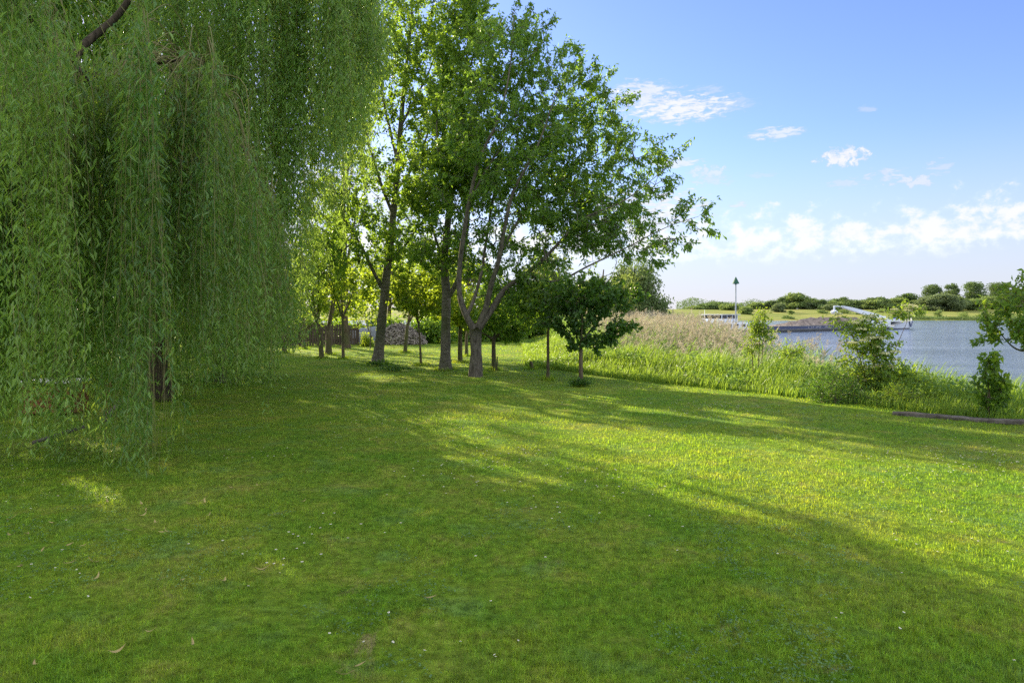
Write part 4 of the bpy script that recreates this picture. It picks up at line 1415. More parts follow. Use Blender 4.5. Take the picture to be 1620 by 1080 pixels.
a, c = G(1412, 656), np.array([9.9, 9.35, 0.0])
mid = (a + c) / 2
ln = np.linalg.norm(c - a)
r = thing('timber_beam', (mid[0], mid[1], 0), 'long grey weathered timber beam lying along the lawn edge', 'beam')
g = Geo()
nseg = 26
t = np.linspace(-.5, .5, nseg)
dirv = (c - a) / ln
perp = np.array([-dirv[1], dirv[0], 0])
sec = np.array([(-.060, 0), (-.065, .050), (-.048, .070), (.045, .072), (.064, .055), (.060, 0)])
rows = []
for i, q in enumerate(t):
    o = mid + dirv * (q * ln) + UP * (-.015 + .008 * math.sin(i * .7)) + perp * .006 * math.sin(i * .45)
    jj = rng.normal(0, .004, (6, 2)) + sec
    rows.append(o + jj[:, :1] * perp + jj[:, 1:] * UP)
V = np.concatenate(rows)
k = np.arange(5)
g.add(V, np.concatenate([np.stack([k, k + 1, k + 7, k + 6], 1) + i * 6 for i in range(nseg - 1)]))
g.add(rows[0], np.array([[0, 1, 2, 3, 4, 5]]))
g.add(rows[-1], np.array([[5, 4, 3, 2, 1, 0]]))
part(g, 'timber', M['weathered_wood'], r)

# ------------------------------------------------------------------ brushwood heap, sheeting, fence
c = np.array([(632 - HX) / F * 38.5, 38.5, 0])
r = thing('brushwood_heap', c, 'rounded grey heap of cut branches at the back of the lawn', 'brushwood heap')
g = Geo()
n = 1900
u = unit(rng.normal(0, 1, (n, 3)))
u[:, 2] = np.abs(u[:, 2])
R = np.array([1.15, .8, 1.12])
off = np.where(rng.random(n) < .3, .75, 0)
sc_ = np.where(off > 0, .62, 1.0)
p = c + u * R * sc_[:, None] * rng.uniform(.8, 1.02, (n, 1)) + np.stack([off, np.zeros(n), np.zeros(n)], 1)
dr = unit(np.cross(u, rng.normal(0, 1, (n, 3))) + .25 * rng.normal(0, 1, (n, 3)))
L = rng.uniform(.12, .42, n)[:, None]
a_, b_ = p - dr * L, p + dr * L
a_[:, 2], b_[:, 2] = np.maximum(a_[:, 2], .01), np.maximum(b_[:, 2], .01)
rr = rng.uniform(.010, .030, n)
frusta(g, a_, b_, rr, rr * .6, 4, 0, rng.random(n))
# dark-toned core of packed brush
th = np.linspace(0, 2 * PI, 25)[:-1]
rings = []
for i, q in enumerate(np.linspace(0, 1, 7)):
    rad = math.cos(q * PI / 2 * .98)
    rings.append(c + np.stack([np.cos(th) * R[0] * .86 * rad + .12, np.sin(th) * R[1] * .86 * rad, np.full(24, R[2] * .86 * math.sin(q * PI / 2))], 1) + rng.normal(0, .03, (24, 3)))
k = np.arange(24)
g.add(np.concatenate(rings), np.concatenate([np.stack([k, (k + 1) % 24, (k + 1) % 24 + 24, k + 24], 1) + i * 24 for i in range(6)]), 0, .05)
part(g, 'branches', M['stick'], r)

c = np.array([(578 - HX) / F * 39.5, 39.5, 0])
r = thing('sheeted_woodpile', c, 'low pile under grey-blue sheeting between dark bush and slanting trunk', 'covered pile')
g = Geo()
nu, nv = 22, 14
rows = []
for i in range(nu):
    x = -0.95 + 1.9 * i / (nu - 1)
    top = .78 + .26 * (i / (nu - 1)) - .06 * (x / .95) ** 4 + .015 * math.sin(i * 1.7)
    a = np.linspace(-1, 1, nv)
    yv = a * .62
    zv = top * np.clip(1.15 - np.abs(a) ** 2.6 * 1.15, 0, 1) ** .8 + .012 * np.sin(a * 9 + i)
    zv[0] = zv[-1] = .02
    rows.append(c + np.stack([np.full(nv, x), yv, zv], 1))
k = np.arange(nv - 1)
g.add(np.concatenate(rows), np.concatenate([np.stack([k, k + 1, k + 1 + nv, k + nv], 1) + i * nv for i in range(nu - 1)]))
for row in (rows[0], rows[-1]):
    g.add(row, np.arange(nv)[None])
part(g, 'sheeting', M['tarp'], r, True)
for i in range(5):
    for j in range(3):
        p0 = c + np.array([-.8 + .38 * i + .05 * j, -.66, .10 + .16 * j])
        g = Geo()
        tube(g, np.array([p0, p0 + [0, .15, 0], p0 + [0, .3, 0]]), .075, 8)
        part(g, 'log', M['bark_brown'], r, True)

x0, x1 = (425 - HX) / F * 36.5, (566 - HX) / F * 38.0
fr = thing('board_fence', ((x0 + x1) / 2, 37.2, 0), 'dark fence of upright weathered boards behind the orchard trees', 'fence')
g = Geo()
nb = 36
for i in range(nb):
    t = (i + .5) / nb
    box(g, (x0 + (x1 - x0) * t, 36.5 + 1.5 * t + rng.normal(0, .012), .56 + rng.normal(0, .02)), ((x1 - x0) / nb * rng.uniform(.82, .95), .025, 1.12 + rng.normal(0, .05)), 0, math.atan2(1.5, x1 - x0), .004)
part(g, 'boards', M['fence_wood'], fr)
for i in range(4):
    t = i / 3
    g = Geo()
    box(g, (x0 + (x1 - x0) * t, 36.5 + 1.5 * t + .09, .60), (.10, .10, 1.25), 0, 0, .01)
    part(g, 'post', M['fence_wood'], fr)
for zz in (.3, .85):
    g = Geo()
    box(g, ((x0 + x1) / 2, 37.25 + .045, zz), (math.hypot(x1 - x0, 1.5), .04, .09), 0, math.atan2(1.5, x1 - x0), .004)
    part(g, 'rail', M['fence_wood'], fr)

# ------------------------------------------------------------------ odds and ends under the willow
b = G(70, 656)
b[1] += .3
r = thing('wooden_box', b, 'rust-brown wooden box with a white lid behind the willow fronds', 'box')
g = Geo()
for i in range(5):
    box(g, b + [0, -.26, .06 + i * .095], (.80, .022, .088), 0, 0, .004, rnd=rng.random())
    box(g, b + [0, .26, .06 + i * .095], (.80, .022, .088), 0, 0, .004)
    box(g, b + [-.40, 0, .06 + i * .095], (.022, .50, .088), 0, 0, .004)
    box(g, b + [.40, 0, .06 + i * .095], (.022, .50, .088), 0, 0, .004)
part(g, 'side_boards', M['rust_wood'], r)
for sx in (-.38, .38):
    for sy in (-.23, .23):
        g = Geo()
        box(g, b + [sx, sy, .26], (.05, .05, .52), 0, 0, .005)
        part(g, 'corner_post', M['rust_wood'], r)
g = Geo()
box(g, b + [0, 0, .545], (.88, .60, .045), 0, 0, .01)
part(g, 'lid', M['white_paint'], r)
b = G(172, 655)
r = thing('orange_post', b, 'short rust-orange post behind the willow fronds', 'post')
g = Geo()
box(g, b + [0, 0, .25], (.09, .09, .56), 0, .2, .012)
part(g, 'timber', M['rust_wood'], r)
for px, py, rz, ry, lab in [(95, 690, .5, -.28, 'grey plank propped on the ground behind the lower left willow fronds'), (178, 650, 1.0, -.8, 'pale plank leaning steeply left of the willow trunk')]:
    b = G(px, py + 12)
    r = thing('grey_plank', b, lab, 'plank', 'loose planks under the willow')
    g = Geo()
    box(g, b + [0, 0, .13], (.62, .14, .03), 0, rz, .004, ry)
    part(g, 'board', M['weathered_wood'], r)
b = G(350, 604)
r = thing('grey_tree_trunk', b, 'grey trunk standing alone behind the willow fronds right of the willow trunk', 'tree trunk')
g = Geo()
pts = spline(np.array([[b[0], b[1], -.1, .17], [b[0], b[1], .4, .13], [b[0] - .05, b[1], 1.6, .12], [b[0] - .1, b[1], 3.4, .10]]), 5)
tube(g, pts[:, :3], pts[:, 3], 10, lump=.08)
part(g, 'wood', M['bark_grey'], r, True)

# ------------------------------------------------------------------ daisies and fallen leaves
g = Geo()


def daisy(g, p, r):
    n = 9
    a = np.arange(n) * 2 * PI / n + rng.uniform(0, 1)
    ax = np.stack([np.cos(a), np.sin(a), np.full(n, .18)], 1)
    leaves(g, np.tile(p, (n, 1)) + ax * r * .2, ax, np.tile(UP, (n, 1)) + rng.normal(0, .15, (n, 3)), r, r * .55, 0)
    th = np.arange(6) * PI / 3
    top = np.stack([np.cos(th) * r * .3, np.sin(th) * r * .3, np.full(6, .003)], 1) + p
    g.add(np.concatenate([top, [p + [0, 0, .006]]]), np.stack([np.arange(6), (np.arange(6) + 1) % 6, np.full(6, 6)], 1), 1)
    frusta(g, (p - [0, 0, .045])[None], p[None], .0012, .001, 3, 2)


cand = []
while len(cand) < 1300:
    cx, cy = rng.uniform(-7, 7), rng.uniform(3.2, 22)
    if rng.random() < .45:
        m = rng.integers(6, 28)
        q = np.stack([rng.normal(cx, .35, m), rng.normal(cy, .4, m)], 1)
    else:
        q = np.array([[cx, cy]])
    for a, b in q:
        if edge_dist(np.array([a]), np.array([b]))[0] < -.2 and b > 2.8:
            cand.append((a, b))
cand = np.array(cand)
order = np.argsort(cand[:, 1])
cand = cand[order]
near = cand[:70]
gd = Geo()
daisy(gd, np.array([0, 0, .040]), .007)
proto = gd.build('daisy', [M['daisy_petal'], M['daisy_eye'], M['elder_leaf']])
for i, (a, b) in enumerate(near):
    o = proto if i == 0 else proto.copy()
    if i:
        COL.objects.link(o)
    o.location = (a, b, float(height(np.array([a]), np.array([b]))[0]) - .008)
    o.rotation_euler = (rng.normal(0, .25), rng.normal(0, .25), rng.uniform(0, 6))
    o.scale = [rng.uniform(.75, 1.1)] * 3
    tag(o, 'small white daisy in the shaded lawn close to the viewer', 'flower', 'daisies in the near lawn')
for a, b in cand[70:]:
    daisy(g, np.array([a, b, float(height(np.array([a]), np.array([b]))[0]) + .036]), rng.uniform(.006, .009) * (1 + .015 * b))
tag(g.build('daisies', [M['daisy_petal'], M['daisy_eye'], M['elder_leaf']]), 'white daisies scattered through the farther lawn', 'flowers', kind='stuff')

gl = Geo()
t = np.linspace(0, 1, 6)
for a0, a1 in zip(t[:-1], t[1:]):
    w0, w1 = .011 * math.sin(a0 * PI) + .0012, .011 * math.sin(a1 * PI) + .0012
    f = lambda a: np.array([.11 * (a - .5), .028 * math.sin(a * 2.6), .006 + .022 * (a - .5) ** 2 * 4])
    p0, p1 = f(a0), f(a1)
    gl.add(np.array([p0 - [0, w0, -.004], p0, p1, p1 - [0, w1, -.004]]), np.array([[0, 1, 2, 3]]), 0, .3)
    gl.add(np.array([p0, p0 + [0, w0, .004], p1 + [0, w1, .004], p1]), np.array([[0, 1, 2, 3]]), 0, .6)
proto = gl.build('fallen_leaf', M['dry_leaf'])
spots = [(60, 1058), (150, 920), (205, 845), (110, 870), (70, 876), (130, 870), (20, 850), (40, 850), (250, 830), (300, 800), (255, 848), (320, 797), (220, 802), (225, 818), (165, 797), (350, 925), (415, 905), (290, 925),
         (145, 895), (110, 898), (20, 825), (80, 833), (235, 810), (330, 818), (390, 765), (410, 770), (365, 775), (480, 795), (320, 795), (265, 845), (545, 1078), (570, 1064), (185, 1035), (680, 955), (30, 905), (300, 1025), (240, 1005)]
for i, (px, py) in enumerate(spots):
    o = proto if i == 0 else proto.copy()
    if i:
        COL.objects.link(o)
    q = G(px, py)
    o.location = (q[0], q[1], float(height(np.array([q[0]]), np.array([q[1]]))[0]) + .028)
    o.rotation_euler = (rng.normal(0, .2), rng.normal(0, .2), rng.uniform(0, 6.28))
    o.scale = [rng.uniform(.5, .85)] * 3
    tag(o, 'curled yellow fallen willow leaf lying on the shaded lawn', 'fallen leaf', 'fallen willow leaves on the lawn')

# ------------------------------------------------------------------ beacon on the river
d = 60.0
bx = (1164 - HX) / F * d
r = thing('river_beacon', (bx, d, WATER), 'tall pale river beacon pole with a green cone on top', 'beacon')
g = Geo()
zt = CAM_Z - (438 - HY) / F * d
tube(g, np.array([[bx, d, WATER - 1.2], [bx, d, -1], [bx, d, 1.5], [bx, d, zt - .6]]), [.072, .07, .062, .055], 12)
part(g, 'pole', M['pole_grey'], r, True)
g = Geo()
th = np.arange(14) * 2 * PI / 14
ring = lambda rad, z: np.stack([bx + np.cos(th) * rad, d + np.sin(th) * rad, np.full(14, z)], 1)
V = np.concatenate([ring(.07, zt - .62), ring(.30, zt - .60), ring(.28, zt - .52), ring(.03, zt)])
k = np.arange(14)
g.add(V, np.concatenate([np.stack([k, (k + 1) % 14, (k + 1) % 14 + 14, k + 14], 1) + i * 14 for i in range(3)]))
part(g, 'topmark', M['beacon_green'], r)
g = Geo()
box(g, (bx, d, zt - .66), (.22, .22, .03), 0, 0, .005)
part(g, 'bracket', M['pole_grey'], r)

# ------------------------------------------------------------------ the barge
st, bw = np.array([41.0, 157.0]), np.array([124.5, 218.5])
BL = float(np.linalg.norm(bw - st))
br = bpy.data.objects.new('cargo_barge', None)
COL.objects.link(br)
br.location = (st[0], st[1], WATER)
br.rotation_euler = (0, 0, math.atan2(bw[1] - st[1], bw[0] - st[0]))
tag(br, 'long navy and white cargo barge with deck crane travelling on the river', 'barge')


def hull_section(x):
    """half beam and sheer height along the hull"""
    t = x / BL
    hb = 5.6 * min(1, (t / .05 + .35) if t < .05 else 1)
    if t > .90:
        hb = 5.6 * math.sqrt(max(0.004, 1 - ((t - .90) / .10) ** 2))
    sh = .75 + (1.75 * sstep(.80, .96, t)) + .7 * float(sstep(.10, .0, t))
    return hb, float(sh)


g = Geo()
xs_ = np.concatenate([np.linspace(0, BL * .9, 40), BL * (.9 + .1 * np.sin(np.linspace(0, 1, 16)[1:] * PI / 2))])
rows, n0 = [], len(xs_)
for x in xs_:
    hb, sh = hull_section(x)
    rake = 2.2 * float(sstep(.88, 1.0, x / BL))
    pr = [(-.9, .86, 0), (.12, .94, .1), (.30, .96, .15), (sh - .25, 1.0, .8), (sh, 1.01, 1.0)]
    L_ = [(x + rake * f, -hb * w_, z_) for z_, w_, f in pr]
    R_ = [(x + rake * f, hb * w_, z_) for z_, w_, f in pr[::-1]]
    rows.append(L_ + R_)
V = np.array(rows).reshape(-1, 3)
m_ = 10
k = np.arange(m_)
F4 = np.concatenate([np.stack([k, (k + 1) % m_, (k + 1) % m_ + m_, k + m_], 1) + i * m_ for i in range(n0 - 1)])
g.add(V, F4)
seg_ = np.repeat(np.arange(n0 - 1), m_)
kk = np.tile(k, n0 - 1)
xm = xs_[seg_] / BL
mt = np.full(len(F4), 0)
side = np.isin(kk, [2, 3, 5, 6])
mt[side & (xm > .80)] = 1
mt[np.isin(kk, [0, 1, 7, 8, 9])] = 0
mt[np.isin(kk, [1, 7]) & (xm > .80)] = 2
mt[(kk == 4)] = 3
g.m[-1] = mt.astype(np.int32)
g.add(V[:m_], np.arange(m_)[None], 0)
g.add(V[-m_:], np.arange(m_)[None][:, ::-1], 1)
hull = g.build('hull', [M['hull_grey'], M['boat_white'], M['navy'], M['deck_grey']], br)
# coaming of the hold
g = Geo()
for sy in (-1, 1):
    box(g, (BL * .47, sy * 4.6, 1.10), (BL * .58, .12, .70), 0, 0, .03)
for x in (BL * .18, BL * .76):
    box(g, (x, 0, 1.10), (.12, 9.1, .70), 0, 0, .03)
co = g.build('coaming', M['navy'], br)
g = Geo()
for sy in (-1, 1):
    box(g, (BL * .47, sy * 4.6, 1.50), (BL * .58, .34, .10), 0, 0, .02)
g.build('coaming_rail', M['deck_grey'], co)
# the ship's name on the coaming: too small in the photograph to read, kept as short white strokes
g = Geo()
x = BL * .40
for word in (1, 2, 4, 0, 4, 0, 7):
    for q in range(word):
        box(g, (x + .16, -4.665, 1.10), (.09, .012, .30), 0)
        box(g, (x + .34, -4.665, 1.10 + (.12 if q % 2 else -.10)), (.26, .012, .09), 0)
        x += .72
    x += .75
g.build('hull_lettering', M['white_paint'], co)
# white bulwark piece rising to the foreship
g = Geo()
for sy in (-1, 1):
    v = np.array([(BL * .70, sy * 4.9, .8), (BL * .83, sy * 4.9, .8), (BL * .83, sy * 4.9, 2.3), (BL * .76, sy * 4.9, 2.0),
                  (BL * .70, sy * 4.8, .8), (BL * .83, sy * 4.8, .8), (BL * .83, sy * 4.8, 2.3), (BL * .76, sy * 4.8, 2.0)])
    g.add(v, np.array([[0, 1, 2, 3], [7, 6, 5, 4], [0, 4, 5, 1], [1, 5, 6, 2], [2, 6, 7, 3], [3, 7, 4, 0]]))
g.build('side_bulwark', M['boat_white'], br)
# bow mark: two dark blue strokes
g = Geo()
for sy in (-1,):
    for (xa, xb) in ((.925, .948), (.972, .955)):
        p = []
        for q, zz in ((xa, 2.4), (xb, .6)):
            hb, sh = hull_section(BL * q)
            rake = 2.2 * float(sstep(.88, 1.0, q))
            p.append(np.array([BL * q + rake * (zz / sh) * .9, sy * (hb * 1.02 + .06), zz]))
        w = np.array([.38, 0, 0])
        v = np.array([p[0] - w, p[0] + w, p[1] + w, p[1] - w])
        v2 = v + np.array([0, -.05 * sy * -1, 0])
        g.add(np.concatenate([v, v2]), np.array([[0, 1, 2, 3], [7, 6, 5, 4], [0, 4, 5, 1], [1, 5, 6, 2], [2, 6, 7, 3], [3, 7, 4, 0]]))
g.build('bow_mark', M['navy'], hull)
# foreship: low house, winch, railing
g = Geo()
box(g, (BL * .885, 0, 2.6), (6.5, 7.2, .9), 0, 0, .1)
fh = g.build('foredeck_house', M['boat_white'], br)
g = Geo()
tube(g, np.array([[BL * .945, -1.3, 3.05], [BL * .945, 0, 3.05], [BL * .945, 1.3, 3.05]]), [.5, .45, .5], 12)
box(g, (BL * .945, 0, 2.6), (1.6, 3.2, .5), 0, 0, .05)
g.build('anchor_winch', M['navy'], br)
g = Geo()
for i in range(9):
    q = .90 + .095 * i / 8
    hb, sh = hull_section(BL * q)
    rake = 2.2 * float(sstep(.88, 1.0, q))
    for sy in (-1, 1):
        tube(g, np.array([[BL * q + rake, sy * hb * .96, sh - .1], [BL * q + rake, sy * hb * .96, sh + .5], [BL * q + rake, sy * hb * .96, sh + .85]]), .04, 5)
for sy in (-1, 1):
    for hz_ in (.45, .83):
        rp = []
        for i in range(9):
            q = .90 + .095 * i / 8
            hb, sh = hull_section(BL * q)
            rp.append([BL * q + 2.2 * float(sstep(.88, 1.0, q)), sy * hb * .96, sh + hz_])
        tube(g, np.array(rp), .03, 5)
g.build('bow_railing', M['white_paint'], br)
# crane on the foreship: pedestal, cab, boom, stick
g = Geo()
tube(g, np.array([[BL * .865, 0, 1.0], [BL * .865, 0, 2.2], [BL * .865, 0, 3.4]]), [1.0, .8, .75], 14)
box(g, (BL * .865, 0, 3.55), (3.0, 2.4, .7), 0, 0, .1)
crn = g.build('crane', M['boat_white'], br)
g = Geo()
A_, B_ = np.array([BL * .87, -.6, 3.3]), np.array([BL * .645, -.6, 6.6])
t = np.linspace(0, 1, 10)[:, None]
ax_ = A_ * (1 - t) + B_ * t
ax_[:, 2] += np.sin(t[:, 0] * PI) * .08
hgt = np.interp(t[:, 0], [0, .12, .8, 1], [1.0, 1.3, .95, .6])
rows = [np.array([p + [0, -.4, -h_ / 2], p + [0, .4, -h_ / 2], p + [0, .4, h_ / 2], p + [0, -.4, h_ / 2]]) for p, h_ in zip(ax_, hgt)]
k = np.arange(4)
g.add(np.concatenate(rows), np.concatenate([np.stack([k, (k + 1) % 4, (k + 1) % 4 + 4, k + 4], 1) + i * 4 for i in range(9)]))
g.add(rows[0], np.array([[3, 2, 1, 0]]))
g.add(rows[-1], np.array([[0, 1, 2, 3]]))
g.build('boom', M['boat_white'], crn)
g = Geo()
box(g, B_ + [-2.4, 0, .15], (5.2, .5, .32), 0, 0, .04)
box(g, B_ + [-5.0, 0, -.5], (.4, .4, 1.2), 0, 0, .04)
for sy in (-.5, .5):
    box(g, B_ + [-5.0 + sy * 1.2, 0, -1.5], (.9, 1.1, 1.0), 0, 0, .2, sy)
g.build('grab', M['boat_white'], crn)
g = Geo()
box(g, (BL * .775, -2.6, 2.35), (2.3, 2.2, 2.1), 0, 0, .12)
cab = g.build('crane_cab', M['navy'], br)
g = Geo()
box(g, (BL * .775, -3.71, 2.7), (1.8, .05, .9), 0, 0, .02)
g.build('window', M['window_dark'], cab)
g = Geo()
box(g, (BL * .735, -1.5, 1.75), (5.0, 4.5, 1.7), 0, 0, .15)
g.build('engine_house', M['boat_white'], br)
# stern: accommodation and wheelhouse
g = Geo()
box(g, (BL * .085, 0, 1.7), (14.5, 8.6, 1.7), 0, 0, .15)
ac = g.build('deckhouse', M['boat_white'], br)
for i in range(5):
    g = Geo()
    box(g, (BL * .085 - 5.4 + 2.7 * i, -4.32, 1.85), (1.3, .06, .7), 0, 0, .02)
    g.build('window', M['window_dark'], ac)
g = Geo()
box(g, (BL * .105, 0, 3.0), (6.2, 5.8, .9), 0, 0, .08)
wh = g.build('wheelhouse', M['boat_white'], br)
g = Geo()
box(g, (BL * .105, 0, 3.9), (5.9, 5.5, .9), 0, 0, .05)
g.build('window_band', M['window_dark'], wh)
g = Geo()
box(g, (BL * .105, 0, 4.43), (7.0, 6.6, .16), 0, 0, .05)
g.build('roof', M['white_paint'], wh)
g = Geo()
for sx in (-2.95, -1.0, 1.0, 2.95):
    box(g, (BL * .105 + sx, -2.77, 3.9), (.14, .10, .9), 0)
g.build('window_frame', M['boat_white'], wh)
g = Geo()
tube(g, np.array([[BL * .05, 0, 2.4], [BL * .05, 0, 4.0], [BL * .05, 0, 5.6]]), [.08, .07, .05], 8)
g.build('mast', M['white_paint'], br)
# gravel cargo: two ridges with slumped ribs
g = Geo()
nu, nv = 120, 21
rows = []
for i in range(nu):
    t = i / (nu - 1)
    x = BL * (.19 + .565 * t)
    env = min(1, (1 - t) / .06) ** .6 * max(.10, min(1, (t - .12) / .42) if t > .12 else .10)
    pk = 2.7 * env * (1 + .03 * math.sin(i * .35) + .012 * rng.normal())
    a = np.linspace(-1, 1, nv)
    rib = 1 + .035 * np.sin(i * .62 + a * 3.0)
    z_ = .95 + pk * np.clip(1 - np.abs(a), 0, 1) ** .85 * rib + .03 * rng.normal(0, 1, nv)
    rows.append(np.stack([np.full(nv, x), a * 4.5, z_], 1))
k = np.arange(nv - 1)
g.add(np.concatenate(rows), np.concatenate([np.stack([k, k + 1, k + 1 + nv, k + nv], 1) + i * nv for i in range(nu - 1)]))
heap = g.build('gravel_cargo', M['gravel'])
heap.location = br.location
heap.rotation_euler = br.rotation_euler
tag(heap, 'long grey-brown heap of gravel piled in the hold of the barge', 'gravel heap')

# ------------------------------------------------------------------ trees and bushes on the far bank
# (px, top row, half width px, distance, base row, material, what it looks like)
ORD = ['first', 'second', 'third', 'fourth', 'fifth', 'sixth', 'seventh', 'eighth', 'ninth', 'tenth', 'eleventh', 'twelfth', 'thirteenth', 'fourteenth', 'fifteenth', 'sixteenth', 'seventeenth', 'eighteenth']
KINDL = {'r': 'rounded mid-green tree', 'd': 'dark green tree', 'g': 'grey-green willow', 'p': 'tall poplar', 'b': 'low bush'}
far = [
    (1098, 486, 12, 640, 'r'), (1120, 482, 14, 640, 'd'), (1138, 479, 15, 640, 'd'), (1152, 483, 14, 620, 'r'), (1170, 487, 10, 660, 'd'), (1180, 487, 9, 560, 'r'), (1195, 482, 11, 660, 'd'),
    (1196, 480, 11, 650, 'r'), (1210, 481, 10, 660, 'r'), (1223, 477, 10, 650, 'd'), (1232, 481, 9, 590, 'g'), (1243, 470, 10, 660, 'd'), (1258, 465, 15, 650, 'r'), (1275, 480, 10, 650, 'g'), (1282, 474, 12, 665, 'd'),
    (1296, 476, 13, 650, 'd'), (1306, 484, 10, 630, 'r'), (1318, 478, 12, 655, 'r'), (1332, 471, 13, 670, 'd'), (1315, 482, 10, 610, 'g'), (1350, 476, 12, 655, 'd'), (1362, 477, 12, 655, 'r'), (1376, 474, 12, 665, 'd'), (1391, 471, 14, 650, 'd'),
    (1381, 476, 11, 640, 'r'), (1408, 482, 10, 640, 'r'), (1420, 473, 13, 655, 'r'), (1435, 464, 13, 670, 'd'), (1449, 476, 12, 655, 'r'), (1463, 474, 12, 655, 'd'),
    (1476, 452, 17, 680, 'p'), (1507, 450, 17, 680, 'p'), (1542, 448, 18, 680, 'p'), (1581, 447, 18, 680, 'p'),
    (1476, 467, 17, 620, 'g'), (1498, 466, 18, 615, 'g'), (1520, 470, 14, 625, 'r'), (1545, 474, 14, 625, 'r'), (1568, 470, 14, 640, 'r'), (1596, 466, 16, 640, 'd'), (1618, 458, 18, 660, 'd'), (1650, 462, 20, 650, 'd'), (1690, 455, 24, 660, 'r'),
    (1250, 492, 7, 560, 'b'), (1300, 491, 11, 575, 'b'), (1335, 490, 12, 575, 'b'), (1395, 489, 12, 590, 'b'), (1360, 493, 9, 560, 'b'), (1455, 493, 9, 530, 'b'), (1485, 492, 10, 520, 'b'), (1525, 494, 11, 515, 'b'), (1560, 494, 11, 515, 'b'), (1595, 494, 12, 515, 'b'), (1630, 494, 12, 515, 'b'),
]
cnt = {}
FM = {'r': 'far_leaf', 'd': 'far_dark_leaf', 'g': 'far_grey_leaf', 'p': 'far_dark_leaf', 'b': 'far_leaf'}
SZ = 1.0
NAMES = {'r': 'far_tree', 'd': 'far_tree', 'g': 'far_willow', 'p': 'poplar_tree', 'b': 'far_bush'}
GR = {'r': 'trees on the far bank', 'd': 'trees on the far bank', 'g': 'willows on the far bank', 'p': 'poplars on the far bank', 'b': 'bushes along the far shore'}
far.sort(key=lambda q: (q[4], q[0]))
for px, ty, hw, d, kd in far:
    i = cnt.get(kd, 0)
    cnt[kd] = i + 1
    x = (px - HX) / F * d
    z0 = float(height(np.array([x]), np.array([d]))[0])
    zt = CAM_Z - (ty - 1.5 - HY) / F * d
    H = max(zt - z0, 2.0)
    R_ = hw * (1.5 if kd in 'rdg' else 1.08) / F * d
    root = thing(NAMES[kd], (x, d, z0), '%s on the far bank, %s of its kind from the left' % (KINDL[kd], ORD[i]), 'bush' if kd == 'b' else 'tree', GR[kd])
    wood, crown = Geo(), Geo()
    low = {'p': .06, 'b': 0.0, 'g': .05}.get(kd, .08)
    nl = 30 if kd != 'b' else 14
    pts, nrm = [], []
    per = int(np.clip(80 * (R_ * H) / 60, 70, 190))
    for q in range(nl):
        a = rng.uniform(0, 6.28)
        e = rng.uniform(.0, .62) ** .7
        fz = rng.uniform(.06, .88)
        prof = math.sin(min(1, fz * .9 + .12) * PI) ** .5
        c = np.array([x + math.cos(a) * R_ * e * prof, d + math.sin(a) * R_ * e * prof, z0 + H * (low + (1 - low) * fz)])
        rr = np.array([R_ * .40, R_ * .40, H * (.14 if kd != 'b' else .22)]) * rng.uniform(.5, 1.35)
        u = unit(rng.normal(0, 1, (per, 3)))
        p = c + u * rr * (rng.random((per, 1)) ** .35)
        pts.append(p)
        nrm.append(u + rng.normal(0, .5, (per, 3)))
        if q < 5:
            frusta(wood, np.array([[x, d, z0 + H * .25]]), c[None], .12, .04, 4)
    p, nr = np.concatenate(pts), np.concatenate(nrm)
    k = (p[:, 2] > z0 + .1) & (p[:, 2] < zt + H * .03)
    p, nr = p[k], nr[k]
    sz = (.85 if kd != 'b' else .55) * (.8 + R_ * .04)
    leaves(crown, p, rng.normal(0, 1, p.shape) - UP * .3, nr, sz * rng.uniform(.7, 1.6, len(p)), sz * rng.uniform(.7, 1.3, len(p)), 0)
    tube(wood, spline(np.array([[x, d, z0 - .2, .28], [x, d, z0 + H * .3, .2], [x, d, z0 + H * .8, .08]]), 3)[:, :3], np.linspace(.3, .08, 7), 7)
    part(wood, 'trunk', M['bark_brown'], root, True)
    part(crown, 'crown', M[FM[kd]], root)

# continuous scrub below the trees and along the shore
g = Geo()
n = 34000
x = rng.uniform(60, 640, n)
px_ = rng.uniform(1080, 1720, n)
d_ = np.where(rng.random(n) < .6, rng.normal(668, 9, n), rng.uniform(488, 503, n))
px_ = np.where(rng.random(n) < .25, rng.uniform(1070, 1260, n), px_)
x = (px_ - HX) / F * d_
dens = np.where(d_ < 510, (px_ > 1440) | (wob(x, d_ * 0, .05) > .35), True)
x, d_ = x[dens], d_[dens]
z0 = np.maximum(height(x, d_), WATER + .05)
hh = np.where(d_ < 520, 2.0, 7.5) * (1 + .4 * wob(x, d_ * .3, .12))
p = np.stack([x, d_, z0 + np.abs(hh) * rng.random(len(x)) ** 1.4], 1)
leaves(g, p, rng.normal(0, 1, p.shape) - UP * .2, rng.normal(0, 1, p.shape) + UP * .3, rng.uniform(.6, 1.5, len(x)), rng.uniform(.5, 1.1, len(x)), 0)
tag(g.build('far_scrub', M['far_dark_leaf']), 'low scrub along the far shore and under the far trees', 'scrub', kind='stuff')

# ------------------------------------------------------------------ sky, sun, camera
world = bpy.data.worlds.new('World')
scene.world = world
world.use_nodes = True
nt = world.node_tree
nt.nodes.clear()
out = nt.nodes.new('ShaderNodeOutputWorld')
bg = nt.nodes.new('ShaderNodeBackground')
sky = nt.nodes.new('ShaderNodeTexSky')
sky.sky_type = 'NISHITA'
sky.sun_disc = False
sky.sun_elevation = SUN_EL
sky.sun_rotation = SUN_AZ
sky.air_density = 1.0
sky.dust_density = 0.35
sky.ozone_density = 5.0
SKY = 0.10
bg.inputs['Strength'].default_value = SKY


